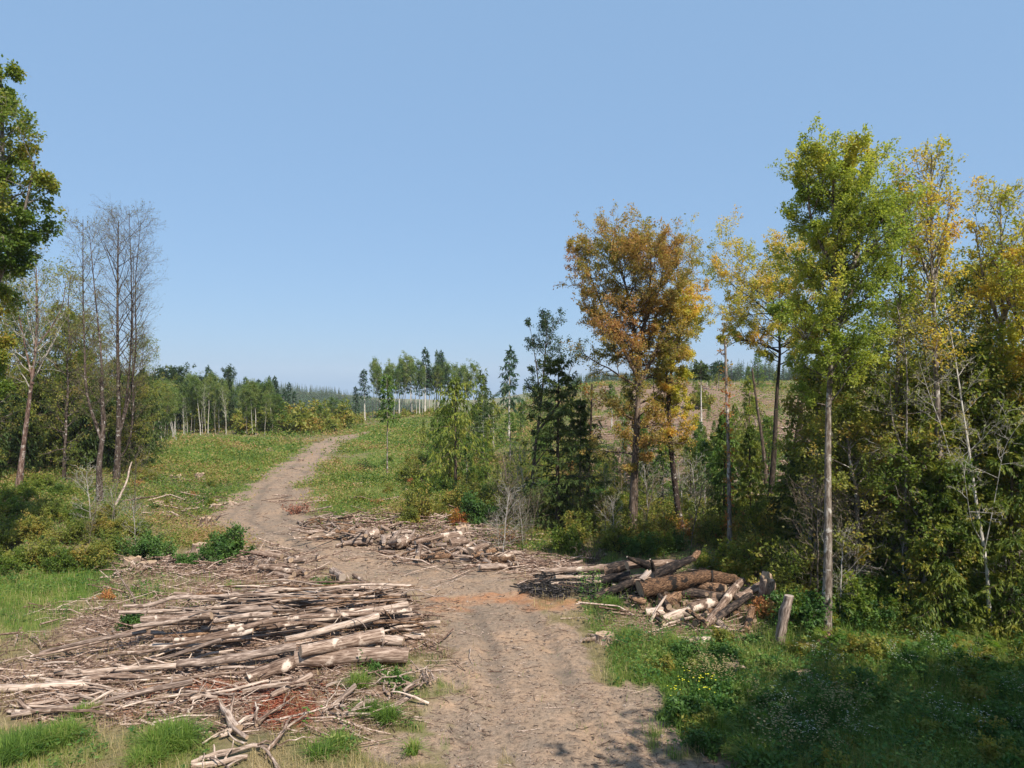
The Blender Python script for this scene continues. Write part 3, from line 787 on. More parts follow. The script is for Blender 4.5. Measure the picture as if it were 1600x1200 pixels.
hero(9, 'broadleaf_tree', 'broadleaf with golden leaves reaching left over open sky on a dark leaning trunk', 'tree', (1198, 818),
     [([(1198, 818), (1206, 740), (1214, 680), (1219, 610), (1223, 545), (1218, 490), (1200, 430)], .21, .03), ([(1222, 550), (1190, 535), (1155, 530), (1130, 545)], .08, .015), ([(1220, 500), (1180, 470), (1140, 445)], .08, .015), ([(1221, 520), (1245, 460), (1250, 400)], .07, .02)],
     [(370, 1170, 1240), (410, 1115, 1260), (450, 1106, 1270), (500, 1130, 1280), (540, 1150, 1285), (570, 1190, 1270)], n1=64, t0=.58, k2=8, k3=6, leaf=.16, m=8, lm='lf_yellow', bark='bark_dark', elev=(-8, 40), dj=.4, fit=1.3, len_rnd=(.45, 1.1), sub=(.38, .5))
hero(10, 'broadleaf_tree', 'thin sparse tree with rusty orange top left of the right edge', 'tree', (1486, 930),
     [([(1486, 930), (1482, 800), (1478, 650), (1474, 500), (1472, 380), (1482, 225)], .17, .02), ([(1473, 470), (1500, 380), (1520, 300)], .07, .015), ([(1473, 450), (1450, 360), (1440, 290)], .06, .015)],
     [(215, 1465, 1500), (250, 1440, 1520), (300, 1425, 1530), (400, 1420, 1535), (500, 1420, 1540), (600, 1430, 1540)], d=23, n1=64, t0=.4, k2=7, k3=5, leaf=.105, m=3, lm='lf_yellow', bark='bark_grey', twigbark='twig_dead', elev=(25, 60))
hero(11, 'broadleaf_tree', 'sparse yellowing tree at the right edge with many fine bare twigs', 'tree', (1575, 900),
     [([(1575, 900), (1570, 750), (1566, 600), (1562, 450), (1560, 300)], .17, .02), ([(1565, 500), (1600, 400), (1625, 320)], .08, .015), ([(1564, 520), (1535, 430), (1520, 350)], .07, .015)],
     [(285, 1530, 1600), (330, 1510, 1640), (420, 1500, 1660), (520, 1500, 1670), (620, 1510, 1650)], d=25, n1=64, t0=.4, k2=7, k3=6, leaf=.105, m=3, lm='lf_yellow', bark='bark_grey', twigbark='twig_dead', elev=(15, 55))
hero(12, 'maple_tree', 'dense golden olive maple crowding the right edge at mid height', 'tree', (1640, 950),
     [([(1640, 950), (1635, 750), (1628, 600), (1622, 480), (1620, 400)], .22, .03), ([(1630, 620), (1590, 520), (1570, 450)], .09, .02)],
     [(395, 1570, 1680), (450, 1545, 1720), (520, 1530, 1740), (600, 1535, 1750), (680, 1560, 1740)], d=23.5, n1=46, t0=.35, k2=8, k3=6, leaf=.14, m=5, lm='lf_yellow', bark='bark_brown', elev=(0, 45))
hero(13, 'broadleaf_tree', 'olive green broadleaf filling the gap between the tall yellow-green tree and the sparse tops', 'tree', (1415, 930),
     [([(1415, 930), (1412, 780), (1408, 640), (1400, 500), (1392, 330)], .17, .02), ([(1405, 560), (1440, 470), (1450, 380)], .08, .02)],
     [(310, 1370, 1420), (370, 1365, 1450), (450, 1360, 1470), (540, 1350, 1480), (640, 1355, 1480), (720, 1370, 1470)], d=26, n1=64, t0=.3, k2=7, k3=6, leaf=.115, m=3, lm='lf_yellowgreen', bark='bark_grey', twigbark='twig_dead', elev=(10, 50))
# thin pale stems in front of the right-hand wood, almost without leaves
hero(14, 'birch_tree', 'thin white forked stem with bare twigs before the cedars near the right edge', 'tree', (1546, 992),
     [([(1546, 992), (1538, 930), (1530, 860), (1526, 800), (1524, 720), (1518, 640), (1512, 560), (1505, 480)], .075, .012), ([(1527, 842), (1505, 815), (1488, 790), (1474, 750), (1455, 690)], .017, .005), ([(1528, 870), (1534, 800), (1537, 740), (1533, 690), (1548, 655)], .017, .005),
      ([(1522, 760), (1498, 730), (1486, 680), (1470, 620), (1448, 560)], .02, .005)],
     [(470, 1470, 1560), (600, 1440, 1580), (700, 1440, 1580), (800, 1460, 1580), (900, 1500, 1570)], n1=46, t0=.2, k2=6, k3=5, leaf=.09, m=1, l1rad=.1, lm='lf_olive', bark='bark_pale', twigbark='twig_pale', elev=(-5, 45))
hero(15, 'birch_tree', 'thin grey-white stem with drooping bare twigs left of the forked white stem', 'tree', (1418, 968),
     [([(1418, 968), (1415, 900), (1411, 820), (1410, 740), (1412, 650), (1408, 560), (1400, 480)], .07, .012), ([(1412, 720), (1395, 660), (1385, 600)], .03, .01)],
     [(470, 1350, 1460), (600, 1330, 1480), (720, 1330, 1490), (830, 1360, 1460)], n1=40, t0=.25, k2=6, k3=5, leaf=.09, m=1, l1rad=.1, lm='lf_olive', bark='bark_grey', twigbark='twig_pale', elev=(-15, 35))
hero(16, 'birch_tree', 'slender pale leaning stem among the olive leaves behind the forked white stem', 'tree', (1500, 930),
     [([(1500, 930), (1496, 860), (1488, 780), (1476, 700), (1462, 620), (1445, 540)], .06, .012)],
     [(530, 1400, 1510), (650, 1400, 1540), (760, 1420, 1540), (850, 1440, 1530)], d=24, n1=34, t0=.2, k2=6, k3=5, leaf=.09, m=1, l1rad=.1, lm='lf_olive', bark='bark_grey', twigbark='twig_pale', elev=(-5, 40))
# bare poles left standing between the maple and the big tree on the right
hero(17, 'snag', 'slim straight pole with a small withered tuft of leaves at its top', 'dead tree', (1141, 880),
     [([(1141, 880), (1142, 780), (1143, 680), (1143, 600), (1142, 530)], .12, .05)],
     [(528, 1118, 1170), (550, 1118, 1172), (565, 1130, 1160), (570, 1141, 1144), (880, 1139, 1144)], n1=30, t0=.1, k2=5, k3=4, leaf=.13, m=1, lm='lf_autumn', bark='bark_grey', twigbark='twig_dead', elev=(-20, 30))
hero(18, 'snag', 'dark bare trunk leaning right, broken off under the yellow leaves', 'dead tree', (1221, 806),
     [([(1221, 806), (1228, 740), (1238, 670), (1251, 606)], .15, .09)], [(600, 1240, 1262), (700, 1225, 1250), (800, 1212, 1232)], n1=14, t0=.3, k2=3, k3=2, leaf=.1, m=.5, lm='lf_autumn', bark='bark_dark', elev=(-20, 30))
hero(19, 'snag', 'brown dead trunk leaning left with broken stub branches, left of the golden broadleaf', 'dead tree', (1199, 770),
     [([(1199, 770), (1195, 700), (1188, 640), (1180, 575)], .17, .07)], [(570, 1160, 1200), (650, 1165, 1215), (760, 1180, 1215)], n1=20, t0=.15, k2=3, k3=2, leaf=.1, m=.5, lm='lf_autumn', bark='bark_brown', elev=(-30, 30))
hero(20, 'snag', 'thin dark trunk without leaves right of the dark fir', 'dead tree', (917, 808),
     [([(917, 808), (920, 730), (923, 660), (925, 600)], .11, .05)], [(600, 895, 950), (660, 895, 955), (780, 912, 925)], n1=22, t0=.3, k2=4, k3=3, leaf=.12, m=3, lm='lf_autumn', bark='bark_brown', elev=(-15, 30))


# ------------------------------------------------------------------ conifers near and in the middle distance
def conifer(seed, name, label, at_uv, topv, halfw, d=None, rot=0., group=None, **kw):
    g = G(*at_uv) if d is None else W(at_uv[0], 600, d)
    d = g[1]; z = Hf(g[0], d)
    h = CAM + (600 - topv) / F * d - z
    return thing(name, conifer_meshes(seed, h, halfw / F * d, **kw), (g[0], d, z - .1), label, 'tree', rotz=rot, group=group)


conifer(30, 'fir_tree', 'dense dark fir in shade standing left of the orange maple', (872, 836), 556, 62, base=.06, n1=120, k2=11, m=14, lm='nd_fir', bark='bark_dark', spray=.22, sw=.065, droop=.4, hang=.45, ragged=.55, power=.55, gap=.18)
conifer(31, 'fir_tree', 'second dark fir tucked between the dense dark fir and the orange maple', (905, 815), 622, 44, base=.08, n1=90, k2=10, m=13, lm='nd_fir', bark='bark_dark', spray=.21, sw=.06, droop=.4, hang=.45, ragged=.55, power=.55, gap=.15)
conifer(32, 'cedar_tree', 'yellow-green cedar with long drooping boughs on the open ground by the track', (712, 768), 590, 76, base=.28, n1=64, k2=9, m=6, lm='nd_cedar', bark='bark_brown', spray=.34, droop=.75, hang=1.0, lift=(5, 45), ragged=.45, power=.6, bare_low=10)
conifer(33, 'cedar_tree', 'tall slender cedar sapling with bare lower trunk beside the meadow', (605, 742), 585, 17, base=.55, n1=44, k2=7, m=6, lm='nd_young', bark='bark_grey', tr=.07, spray=.28, droop=.4, hang=.6, power=.5, bare_low=8, ragged=.4)
conifer(34, 'fir_tree', 'thin spindly fir with sparse drooping branches standing above the skyline', (795, 700), 542, 24, d=92, base=.42, n1=40, k2=5, m=5, lm='nd_far', bark='bark_pale', spray=.5, sw=.16, droop=.8, hang=.8, ragged=.4, lift=(-10, 30))
conifer(35, 'fir_tree', 'ragged fir with a bent top behind the drooping cedar', (772, 690), 580, 26, d=80, base=.3, n1=40, k2=6, m=5, lm='nd_fir', bark='bark_grey', spray=.42, sw=.13, droop=.5, hang=.6, ragged=.55, lean=-1.6)
conifer(36, 'cedar_tree', 'small bright green young conifer on a thin bare stem in the clearing', (797, 728), 645, 22, base=.45, n1=34, k2=6, m=5, lm='nd_young', bark='bark_grey', spray=.25, droop=.3, hang=.3, lift=(15, 45))
conifer(37, 'fir_tree', 'dark young fir with bare trunk right of the drooping cedar', (756, 728), 612, 30, base=.42, n1=44, k2=7, m=5, lm='nd_darkcedar', bark='bark_pale', spray=.3, droop=.5, hang=.7, bare_low=5)
conifer(38, 'fir_tree', 'olive fir behind the small bright green young conifer', (771, 696), 626, 26, base=.35, n1=40, k2=6, m=5, lm='nd_cedar', bark='bark_pale', spray=.34, droop=.5, hang=.7)
conifer(39, 'cedar_tree', 'bushy bright green cedar in front of the slim straight pole', (1132, 838), 640, 40, base=.03, n1=90, k2=9, m=11, lm='nd_young', bark='bark_brown', spray=.18, sw=.055, droop=.5, hang=.8, ragged=.35)
conifer(40, 'cedar_tree', 'bushy dark cedar right of the slim straight pole, behind the burnt logs', (1172, 850), 660, 42, base=.03, n1=90, k2=9, m=11, lm='nd_cedar', bark='bark_brown', spray=.18, sw=.055, droop=.5, hang=.8, ragged=.35)
conifer(41, 'pine_tree', 'limbed-up pole pine on the clearcut skyline, left of two', (1096, 705), 566, 15, d=88, base=.80, n1=26, k2=6, m=5, lm='nd_fir', bark='bark_pale', spray=.5, sw=.16, droop=.3, hang=.4, power=.35)
conifer(42, 'pine_tree', 'limbed-up pole pine with a wide thin top on the clearcut skyline, right of two', (1123, 640), 566, 17, d=135, base=.74, n1=22, k2=5, m=5, lm='nd_far', bark='bark_grey', spray=.7, sw=.2, droop=.5, hang=.4, power=.6)
conifer(43, 'cedar_tree', 'small yellow-green cedar on the hillside between the slim pole and the leaning trunks', (1172, 705), 588, 34, d=62, base=.1, n1=50, k2=7, m=5, lm='nd_cedar', bark='bark_brown', spray=.34, droop=.4, hang=.7, ragged=.4)
# the shaded wood on the left
LW = [(5, 60, 385, 70, 'nd_darkcedar', 'dark cedar rising behind the leaning red-barked alder at the left edge'), (88, 64, 470, 60, 'nd_darkcedar', 'dark cedar with pale gaps between the leaning alder and the bare pair'),
      (135, 62, 540, 50, 'nd_cedar', 'low olive cedar behind the left bare alder'), (222, 70, 575, 42, 'nd_darkcedar', 'dark cedar at the meadow corner right of the bare pair'),
      (-50, 58, 330, 80, 'nd_darkcedar', 'dark cedar cut off by the left edge behind the large green broadleaf'), (178, 66, 560, 50, 'nd_darkcedar', 'dark cedar filling the space behind the right bare alder'),
      (45, 58, 560, 70, 'nd_cedar', 'bright-tipped cedar low behind the leaning red-barked alder'), (110, 68, 480, 45, 'nd_fir', 'narrow dark fir deep in the left wood'), (15, 55, 610, 60, 'nd_darkcedar', 'low dark cedar left of the leaning alder trunk'), (80, 58, 605, 55, 'nd_darkcedar', 'low dark cedar right of the leaning alder trunk'),
      (128, 58, 620, 45, 'nd_darkcedar', 'low dark cedar just left of the forked alder trunk'), (170, 60, 625, 42, 'nd_darkcedar', 'low dark cedar between the two bare alder trunks'), (208, 62, 618, 42, 'nd_darkcedar', 'low dark cedar just right of the right bare alder trunk'), (-45, 50, 590, 80, 'nd_darkcedar', 'low dark cedar cut by the left edge')]
for i, (u, d, tv, hw, lm, lab) in enumerate(LW):
    conifer(60 + i, 'cedar_tree', lab, (u, 700), tv, hw, d=d, base=.03, n1=95, k2=8, m=6, lm=lm, bark='bark_brown', spray=.36, sw=.11, droop=.55, hang=.9, ragged=.3, power=.7, rot=i * 1.7)
# the dense wood on the right: cedars and hemlocks
RW = [(1360, 30, 620, 95, 'nd_darkcedar', 'dark cedar directly behind the pale trunk of the tall yellow-green tree'), (1440, 29, 590, 95, 'nd_frond', 'olive cedar behind the thin grey-white stem'),
      (1530, 27.5, 600, 100, 'nd_frond', 'broad olive cedar behind the forked white stem'), (1620, 26, 580, 110, 'nd_darkcedar', 'dark cedar at the right edge behind the sunlit fronds'),
      (1300, 34, 610, 70, 'nd_darkcedar', 'dark cedar in the shade left of the pale trunk'), (1475, 23, 715, 84, 'nd_frond', 'low cedar with sunlit hanging fronds below the forked white stem, left of two'),
      (1580, 22.5, 640, 95, 'nd_frond', 'low cedar with sunlit hanging fronds at the right edge, right of two'), (1395, 34, 600, 90, 'nd_darkcedar', 'tall dark conifer deep in the right-hand wood'),
      (1680, 24, 560, 120, 'nd_frond', 'cedar mostly outside the right edge'), (1250, 36, 690, 55, 'nd_darkcedar', 'small dark cedar at the foot of the leaning bare trunks'),
      (1345, 26.5, 735, 62, 'nd_darkcedar', 'low dark cedar right of the pale trunk near its foot')]
for i, (u, d, tv, hw, lm, lab) in enumerate(RW):
    conifer(80 + i, 'cedar_tree', lab, (u, 800), tv, hw, d=d, base=.03, n1=110, k2=13, m=15, lm=lm, bark='bark_brown', spray=.16, sw=.05, droop=.6, hang=.55, ragged=.3, power=.62, rot=i * 2.1)
# broadleaf understorey of the right-hand wood
for i, (u, d, tv, rr, lm, lab) in enumerate([(1335, 28, 560, 2.0, 'lf_olive', 'olive broadleaf understorey tree close right of the pale trunk'), (1455, 26, 600, 1.8, 'lf_olive', 'thin olive understorey tree behind the pale leaning stem'),
                                             (1560, 25, 560, 2.0, 'lf_green', 'green understorey tree behind the forked white stem'), (1390, 31, 490, 2.2, 'lf_green', 'green tree top showing behind the olive broadleaf'),
                                             (1500, 30, 455, 2.4, 'lf_olive', 'olive tree behind the sparse rusty orange top'), (1610, 29, 440, 2.5, 'lf_olive', 'olive tree behind the sparse yellowing tree at the right edge'), (1265, 31, 600, 1.6, 'lf_olive', 'shaded olive tree behind the leaning bare trunks')]):
    x = (u - 800) / F * d; z = Hf(x, d); h = CAM + (600 - tv) / F * d - z
    thing('understorey_tree', std_tree(120 + i, h, rr, base=.22, lm=lm, bark='bark_grey', n1=44, k2=7, k3=5, leaf=.14, m=8, twigbark='twig_dead', elev=(5, 50)), (x, d, z), lab, 'tree')
for i, (u, d, tv, rr, lm, lab) in enumerate([(1350, 24.5, 640, 1.6, 'lf_olive', 'olive leafy young tree just right of the pale trunk'), (1440, 23.5, 680, 1.6, 'lf_green', 'green leafy young tree between the two thin pale stems'), (1515, 24.5, 620, 1.7, 'lf_olive', 'olive leafy young tree right behind the forked white stem'),
                                             (1600, 23, 610, 1.7, 'lf_green', 'green leafy young tree at the right edge above the fronds'), (1385, 27, 590, 1.8, 'lf_olive', 'olive leafy tree behind the thin grey-white stem'), (1555, 27, 560, 1.9, 'lf_olive', 'olive leafy tree deep behind the sunlit fronds')]):
    x = (u - 800) / F * d; z = Hf(x, d); h = CAM + (600 - tv) / F * d - z
    thing('young_tree', std_tree(160 + i, h, rr, base=.1, lm=lm, bark='bark_grey', n1=44, k2=7, k3=5, leaf=.12, m=7, twigbark='twig_dead', elev=(5, 50)), (x, d, z), lab, 'tree')
for i, (u, d, tv, rr, lm, lab, m) in enumerate([(100, 52, 425, 2.6, 'lf_olive', 'airy olive tree between the leaning alder and the bare pair', 3), (60, 58, 400, 2.6, 'lf_sparse', 'thin half-bare tree top above the dark cedars on the left', 1), (140, 62, 520, 2.4, 'lf_olive', 'olive tree low behind the left bare alder', 6),
                                                (215, 70, 545, 2.6, 'lf_olive', 'light olive tree right behind the right bare alder', 5), (30, 57, 500, 2.4, 'lf_green', 'green tree behind the trunk of the leaning alder', 6), (200, 58, 600, 2.0, 'lf_olive', 'low olive tree between the bare alder stems', 6), (15, 58, 440, 3.2, 'lf_green', 'leafy green tree behind the top of the leaning alder', 6), (92, 58, 500, 2.8, 'lf_olive', 'leafy olive tree right of the leaning alder trunk', 7), (-20, 50, 480, 2.8, 'lf_olive', 'leafy olive tree cut by the left edge', 7), (122, 58, 570, 2.4, 'lf_green', 'low green tree left of the bare pair', 7)]):
    x = (u - 800) / F * d; z = Hf(x, d); h = CAM + (600 - tv) / F * d - z
    thing('broadleaf_tree', std_tree(170 + i, h, rr, base=.06, lm=lm, bark='bark_lichen', tr=.11, n1=44, k2=7, k3=5, leaf=.13, m=m, twigbark='twig_dead', elev=(10, 55)), (x, d, z), lab, 'tree')
# trees to the right of the camera, outside the picture: they throw the shade over the near right verge
for i, (x, y, h, rr, lab) in enumerate([(13.6, 5.6, 15, 3.3, 'shade tree beyond the right border, closest to the track'), (15.8, 8.0, 13.5, 3.2, 'shade tree beyond the right border, second from the track'), (18.8, 8.6, 12.5, 3.2, 'shade tree beyond the right border, third from the track'),
                                        ]):
    thing('broadleaf_tree', std_tree(140 + i, h, rr, base=.3, lm='lf_green', bark='bark_grey', n1=40, k2=7, k3=4, leaf=.3, m=9, fine=False), (x, y, Hf(x, y)), lab, 'tree')

# ------------------------------------------------------------------ the far tree lines: a few kinds, many individuals
birchA = std_tree(201, 15, 1.9, base=.50, lm='lf_birch', bark='bark_pale', n1=26, k2=6, k3=3, leaf=.27, m=8, tr=.11, fine=False, elev=(20, 60), trunk_sides=6)
birchB = std_tree(202, 15, 1.5, base=.60, lm='lf_birch', bark='bark_pale', n1=22, k2=6, k3=3, leaf=.27, m=7, tr=.11, fine=False, elev=(25, 65), trunk_sides=6)
birchC = std_tree(203, 15, 2.3, base=.38, lm='lf_birch', bark='bark_grey', n1=28, k2=6, k3=3, leaf=.27, m=9, tr=.11, fine=False, elev=(15, 55), trunk_sides=6)
birchS = std_tree(205, 14, 1.3, base=.35, lm='lf_birch', bark='bark_pale', n1=22, k2=5, k3=3, leaf=.25, m=1, fine=True, tr=.10, elev=(30, 65), trunk_sides=6)
broadD = std_tree(204, 14, 3.4, base=.15, lm='lf_darkgreen', bark='bark_brown', n1=34, k2=7, k3=3, leaf=.34, m=10, fine=False, elev=(10, 55), trunk_sides=6)
firA = conifer_meshes(211, 15, 2.3, base=.12, n1=60, k2=4, m=4, lm='nd_far', spray=.75, sw=.22, droop=.3, hang=.3)
firB = conifer_meshes(212, 15, 1.7, base=.45, n1=44, k2=4, m=4, lm='nd_far', bark='bark_pale', spray=.7, sw=.22, droop=.35, hang=.4, ragged=.4)
firC = conifer_meshes(213, 8, 2.2, base=.04, n1=56, k2=5, m=5, lm='nd_young', spray=.5, sw=.15, droop=.3, hang=.3, lift=(15, 50))
firD = conifer_meshes(214, 8, 1.5, base=.25, n1=44, k2=6, m=6, lm='nd_cedar', spray=.36, sw=.1, droop=.5, hang=.7, ragged=.4)
firE = conifer_meshes(215, 8, 1.3, base=.4, n1=34, k2=6, m=6, lm='nd_young', bark='bark_pale', spray=.36, sw=.1, droop=.4, hang=.5, ragged=.45, bare_low=6)
scrub = bush_meshes(221, 2.2, 2.6, lm='lf_olive', stems=16, k2=6, k3=3, m=8, leaf=.3)
HT = {id(birchA): 15.5, id(birchB): 15.5, id(birchC): 15.5, id(broadD): 15, id(birchS): 14.5, id(firA): 15, id(firB): 15, id(firC): 8, id(firD): 8, id(firE): 8, id(scrub): 2.4}


def far_tree(kind, name, label, u, d, tv, group, rot, wid=1.):
    x = (u - 800) / F * d; z = Hf(x, d); h = CAM + (600 - tv) / F * d - z
    s = max(.2, h / HT[id(kind)])
    thing(name, kind, (x, d, z - .1), label, 'tree', rotz=rot, scale=(s * wid, s * wid, s), group=group)


rg = RNG(77)
# left tree line behind the meadow: birches with white trunks, dark round crowns, a few firs
for u, d, tv, k, nm, lab, w in [(262, 117, 580, broadD, 'broadleaf_tree', 'dark round-topped tree in the tree line, left of three', 1.), (283, 118, 576, broadD, 'broadleaf_tree', 'dark domed tree in the tree line, middle of three', 1.1),
                                (352, 119, 578, broadD, 'broadleaf_tree', 'dark green egg-shaped crown in the tree line, right of three', .7), (318, 120, 590, broadD, 'broadleaf_tree', 'low dark crown between the domed and the egg-shaped tree', 1.1),
                                (326, 124, 572, firB, 'fir_tree', 'thin fir tip above the dark crowns of the tree line', .8), (421, 150, 588, firA, 'fir_tree', 'slim dark fir sticking out of the tree line against the far hill', .7),
                                (451, 146, 598, firA, 'fir_tree', 'dark fir at the right end of the left tree line', 1.0), (436, 112, 618, firC, 'fir_tree', 'bright green young fir at the meadow end, larger of two', 1.15),
                                (404, 114, 630, firC, 'fir_tree', 'bright green young fir at the meadow end, smaller of two', .8), (330, 116, 640, firC, 'fir_tree', 'green young fir in front of the white trunks', .8), (516, 122, 622, birchC, 'birch_tree', 'small airy birch on the open rise left of the knoll', 1.3),
                                (500, 128, 634, firC, 'fir_tree', 'olive bush-like young fir left of the knoll', 1.3), (536, 140, 628, birchC, 'birch_tree', 'small olive birch at the foot of the knoll', 1.6)]:
    far_tree(k, nm, lab, u, d, tv, None, rg.uniform(0, 6), w)
for i in range(84):
    u = rg.uniform(215, 425); d = rg.uniform(122, 146) if 235 < u < 372 and i % 3 else rg.uniform(110, 120); tv = 592 + 10 * ss((u - 330) / 60) + rg.uniform(-6, 22)
    far_tree([birchA, birchB, birchB, birchC][i % 4], 'birch_tree', 'pale-trunked birch in the tree line at the far side of the left meadow', u, d, tv, 'birches of the left tree line', rg.uniform(0, 6), rg.uniform(.8, 1.15))
for i in range(16):
    u = rg.uniform(225, 420); d = rg.uniform(106, 114)
    far_tree(birchS, 'birch_tree', 'bare white-trunked birch standing before the left tree line', u, d, rg.uniform(596, 632), 'bare birches before the left tree line', rg.uniform(0, 6), rg.uniform(.8, 1.1))
for i in range(18):
    u = rg.uniform(215, 470); d = rg.uniform(128, 150)
    far_tree([firA, firB][i % 2], 'fir_tree', 'dark fir mixed into the left tree line', u, d, rg.uniform(584, 612), 'firs of the left tree line', rg.uniform(0, 6), rg.uniform(.8, 1.2))
for i in range(22):
    u = rg.uniform(215, 290); d = rg.uniform(84, 112); tv = rg.uniform(596, 630)
    far_tree([birchC, birchA][i % 2], 'birch_tree', 'leafy light green birch at the near left end of the tree line', u, d, tv, 'leafy birches by the meadow corner', rg.uniform(0, 6), rg.uniform(.9, 1.3))
for i in range(34):
    u = rg.uniform(205, 560); d = rg.uniform(112, 150); tv = rg.uniform(628, 655)
    far_tree(scrub, 'scrub_bush', 'low olive scrub at the foot of the left tree line', u, d, tv, 'scrub under the left tree line', rg.uniform(0, 6), rg.uniform(.8, 1.3))
# the knoll
for u, d, tv, k, nm, lab, w in [(664, 150, 544, firB, 'fir_tree', 'tallest fir of the knoll grove, right of its middle', 1.), (688, 152, 549, firB, 'fir_tree', 'dark-topped fir of the knoll grove near its right end', .9), (682, 156, 548, firB, 'fir_tree', 'thin fir just left of the dark-topped fir on the knoll', .6),
                                (570, 146, 578, firB, 'fir_tree', 'sloping-topped fir at the left end of the knoll grove', 1.2), (556, 142, 604, firA, 'fir_tree', 'low dark fir at the left foot of the knoll', 1.1), (740, 150, 570, birchA, 'birch_tree', 'birch with an umbrella top at the right end of the knoll grove', 1.1),
                                (722, 148, 574, birchB, 'birch_tree', 'thin birch second from the right end of the knoll grove', 1.0), (626, 148, 558, birchA, 'birch_tree', 'tall birch with a peaked crown left of the tallest knoll fir', 1.1)]:
    far_tree(k, nm, lab, u, d, tv, None, rg.uniform(0, 6), w)
for i in range(40):
    u = 582 + 150 * ((i + rg.uniform(0, 1)) / 40); d = rg.uniform(142, 162); tv = 566 + rg.uniform(-4, 14) + 8 * (u > 705)
    far_tree([birchB, birchA, birchB, firB][i % 4], ['birch_tree', 'birch_tree', 'birch_tree', 'fir_tree'][i % 4], 'tall pale-trunked birch in the grove on the knoll' if i % 4 < 3 else 'slim fir among the pale trunks of the knoll grove', u, d, tv,
             'birches of the knoll grove' if i % 4 < 3 else 'firs of the knoll grove', rg.uniform(0, 6), rg.uniform(.75, 1.05))
for i in range(12):
    u = rg.uniform(545, 760); d = rg.uniform(138, 150)
    far_tree(scrub, 'scrub_bush', 'low scrub bush on the bare slope of the knoll', u, d, rg.uniform(636, 650), 'scrub on the knoll', rg.uniform(0, 6), 1.1)
# beyond the brow, between the knoll and the maple, and along the top of the clearcut
for i in range(16):
    u = rg.uniform(770, 900); d = rg.uniform(170, 200)
    far_tree([birchB, firA, birchA][i % 3], ['birch_tree', 'fir_tree', 'birch_tree'][i % 3], ['hazy thin birch beyond the brow left of the dark fir', 'small dark fir beyond the brow left of the dark fir'][i % 3 == 1], u, d, rg.uniform(596, 614),
             ['birches beyond the brow', 'firs beyond the brow'][i % 3 == 1], rg.uniform(0, 6), .9)
for i in range(70):
    u = rg.uniform(655, 1000); d = rg.uniform(50, 110)
    far_tree([firC, firD, firE][i % 3], 'fir_tree', 'small yellow-green fir regrowing on the slope behind the forest edge', u, d, 8 * 0 + 600 + (CAM - Hf((u - 800) / F * d, d) - (1.5 + 5 * rg.random() ** 2)) * F / d, 'young firs on the slope', rg.uniform(0, 6), rg.uniform(.7, 1.1))
for i in range(34):
    u = rg.uniform(985, 1340); d = rg.uniform(135, 185)
    far_tree([firA, firB, firC, firD][i % 4], 'fir_tree', ['scattered fir left on the crest of the clearcut', 'scattered fir left on the crest of the clearcut', 'small fir regrowing on the crest of the clearcut', 'small fir regrowing on the crest of the clearcut'][i % 4], u, d,
             600 + (CAM - Hf((u - 800) / F * d, d) - (1.5 + 6.5 * rg.random() ** 2)) * F / d, ['firs on the crest', 'firs on the crest', 'small firs on the crest', 'small firs on the crest'][i % 4], rg.uniform(0, 6), rg.uniform(.8, 1.3))
for i in range(40):
    u = rg.uniform(985, 1290); d = rg.uniform(40, 78)
    far_tree([firD, firE, firC][i % 3], 'fir_tree', 'young fir screening the foot of the clearcut behind the maples', u, d, 600 + (CAM - Hf((u - 800) / F * d, d) - rg.uniform(1.8, 5.)) * F / d, 'young firs behind the maples', rg.uniform(0, 6), rg.uniform(.8, 1.2))
for i in range(22):
    u = rg.uniform(1080, 1400); d = rg.uniform(60, 110)
    far_tree([firC, scrub][i % 2], ['fir_tree', 'scrub_bush'][i % 2], ['small green fir regrowing on the clearcut hillside', 'olive scrub bush on the clearcut hillside'][i % 2], u, d,
             600 + (CAM - Hf((u - 800) / F * d, d) - rg.uniform(1.5, 3.6)) * F / d, ['young firs on the clearcut', 'scrub on the clearcut'][i % 2], rg.uniform(0, 6), rg.uniform(.7, 1.1))


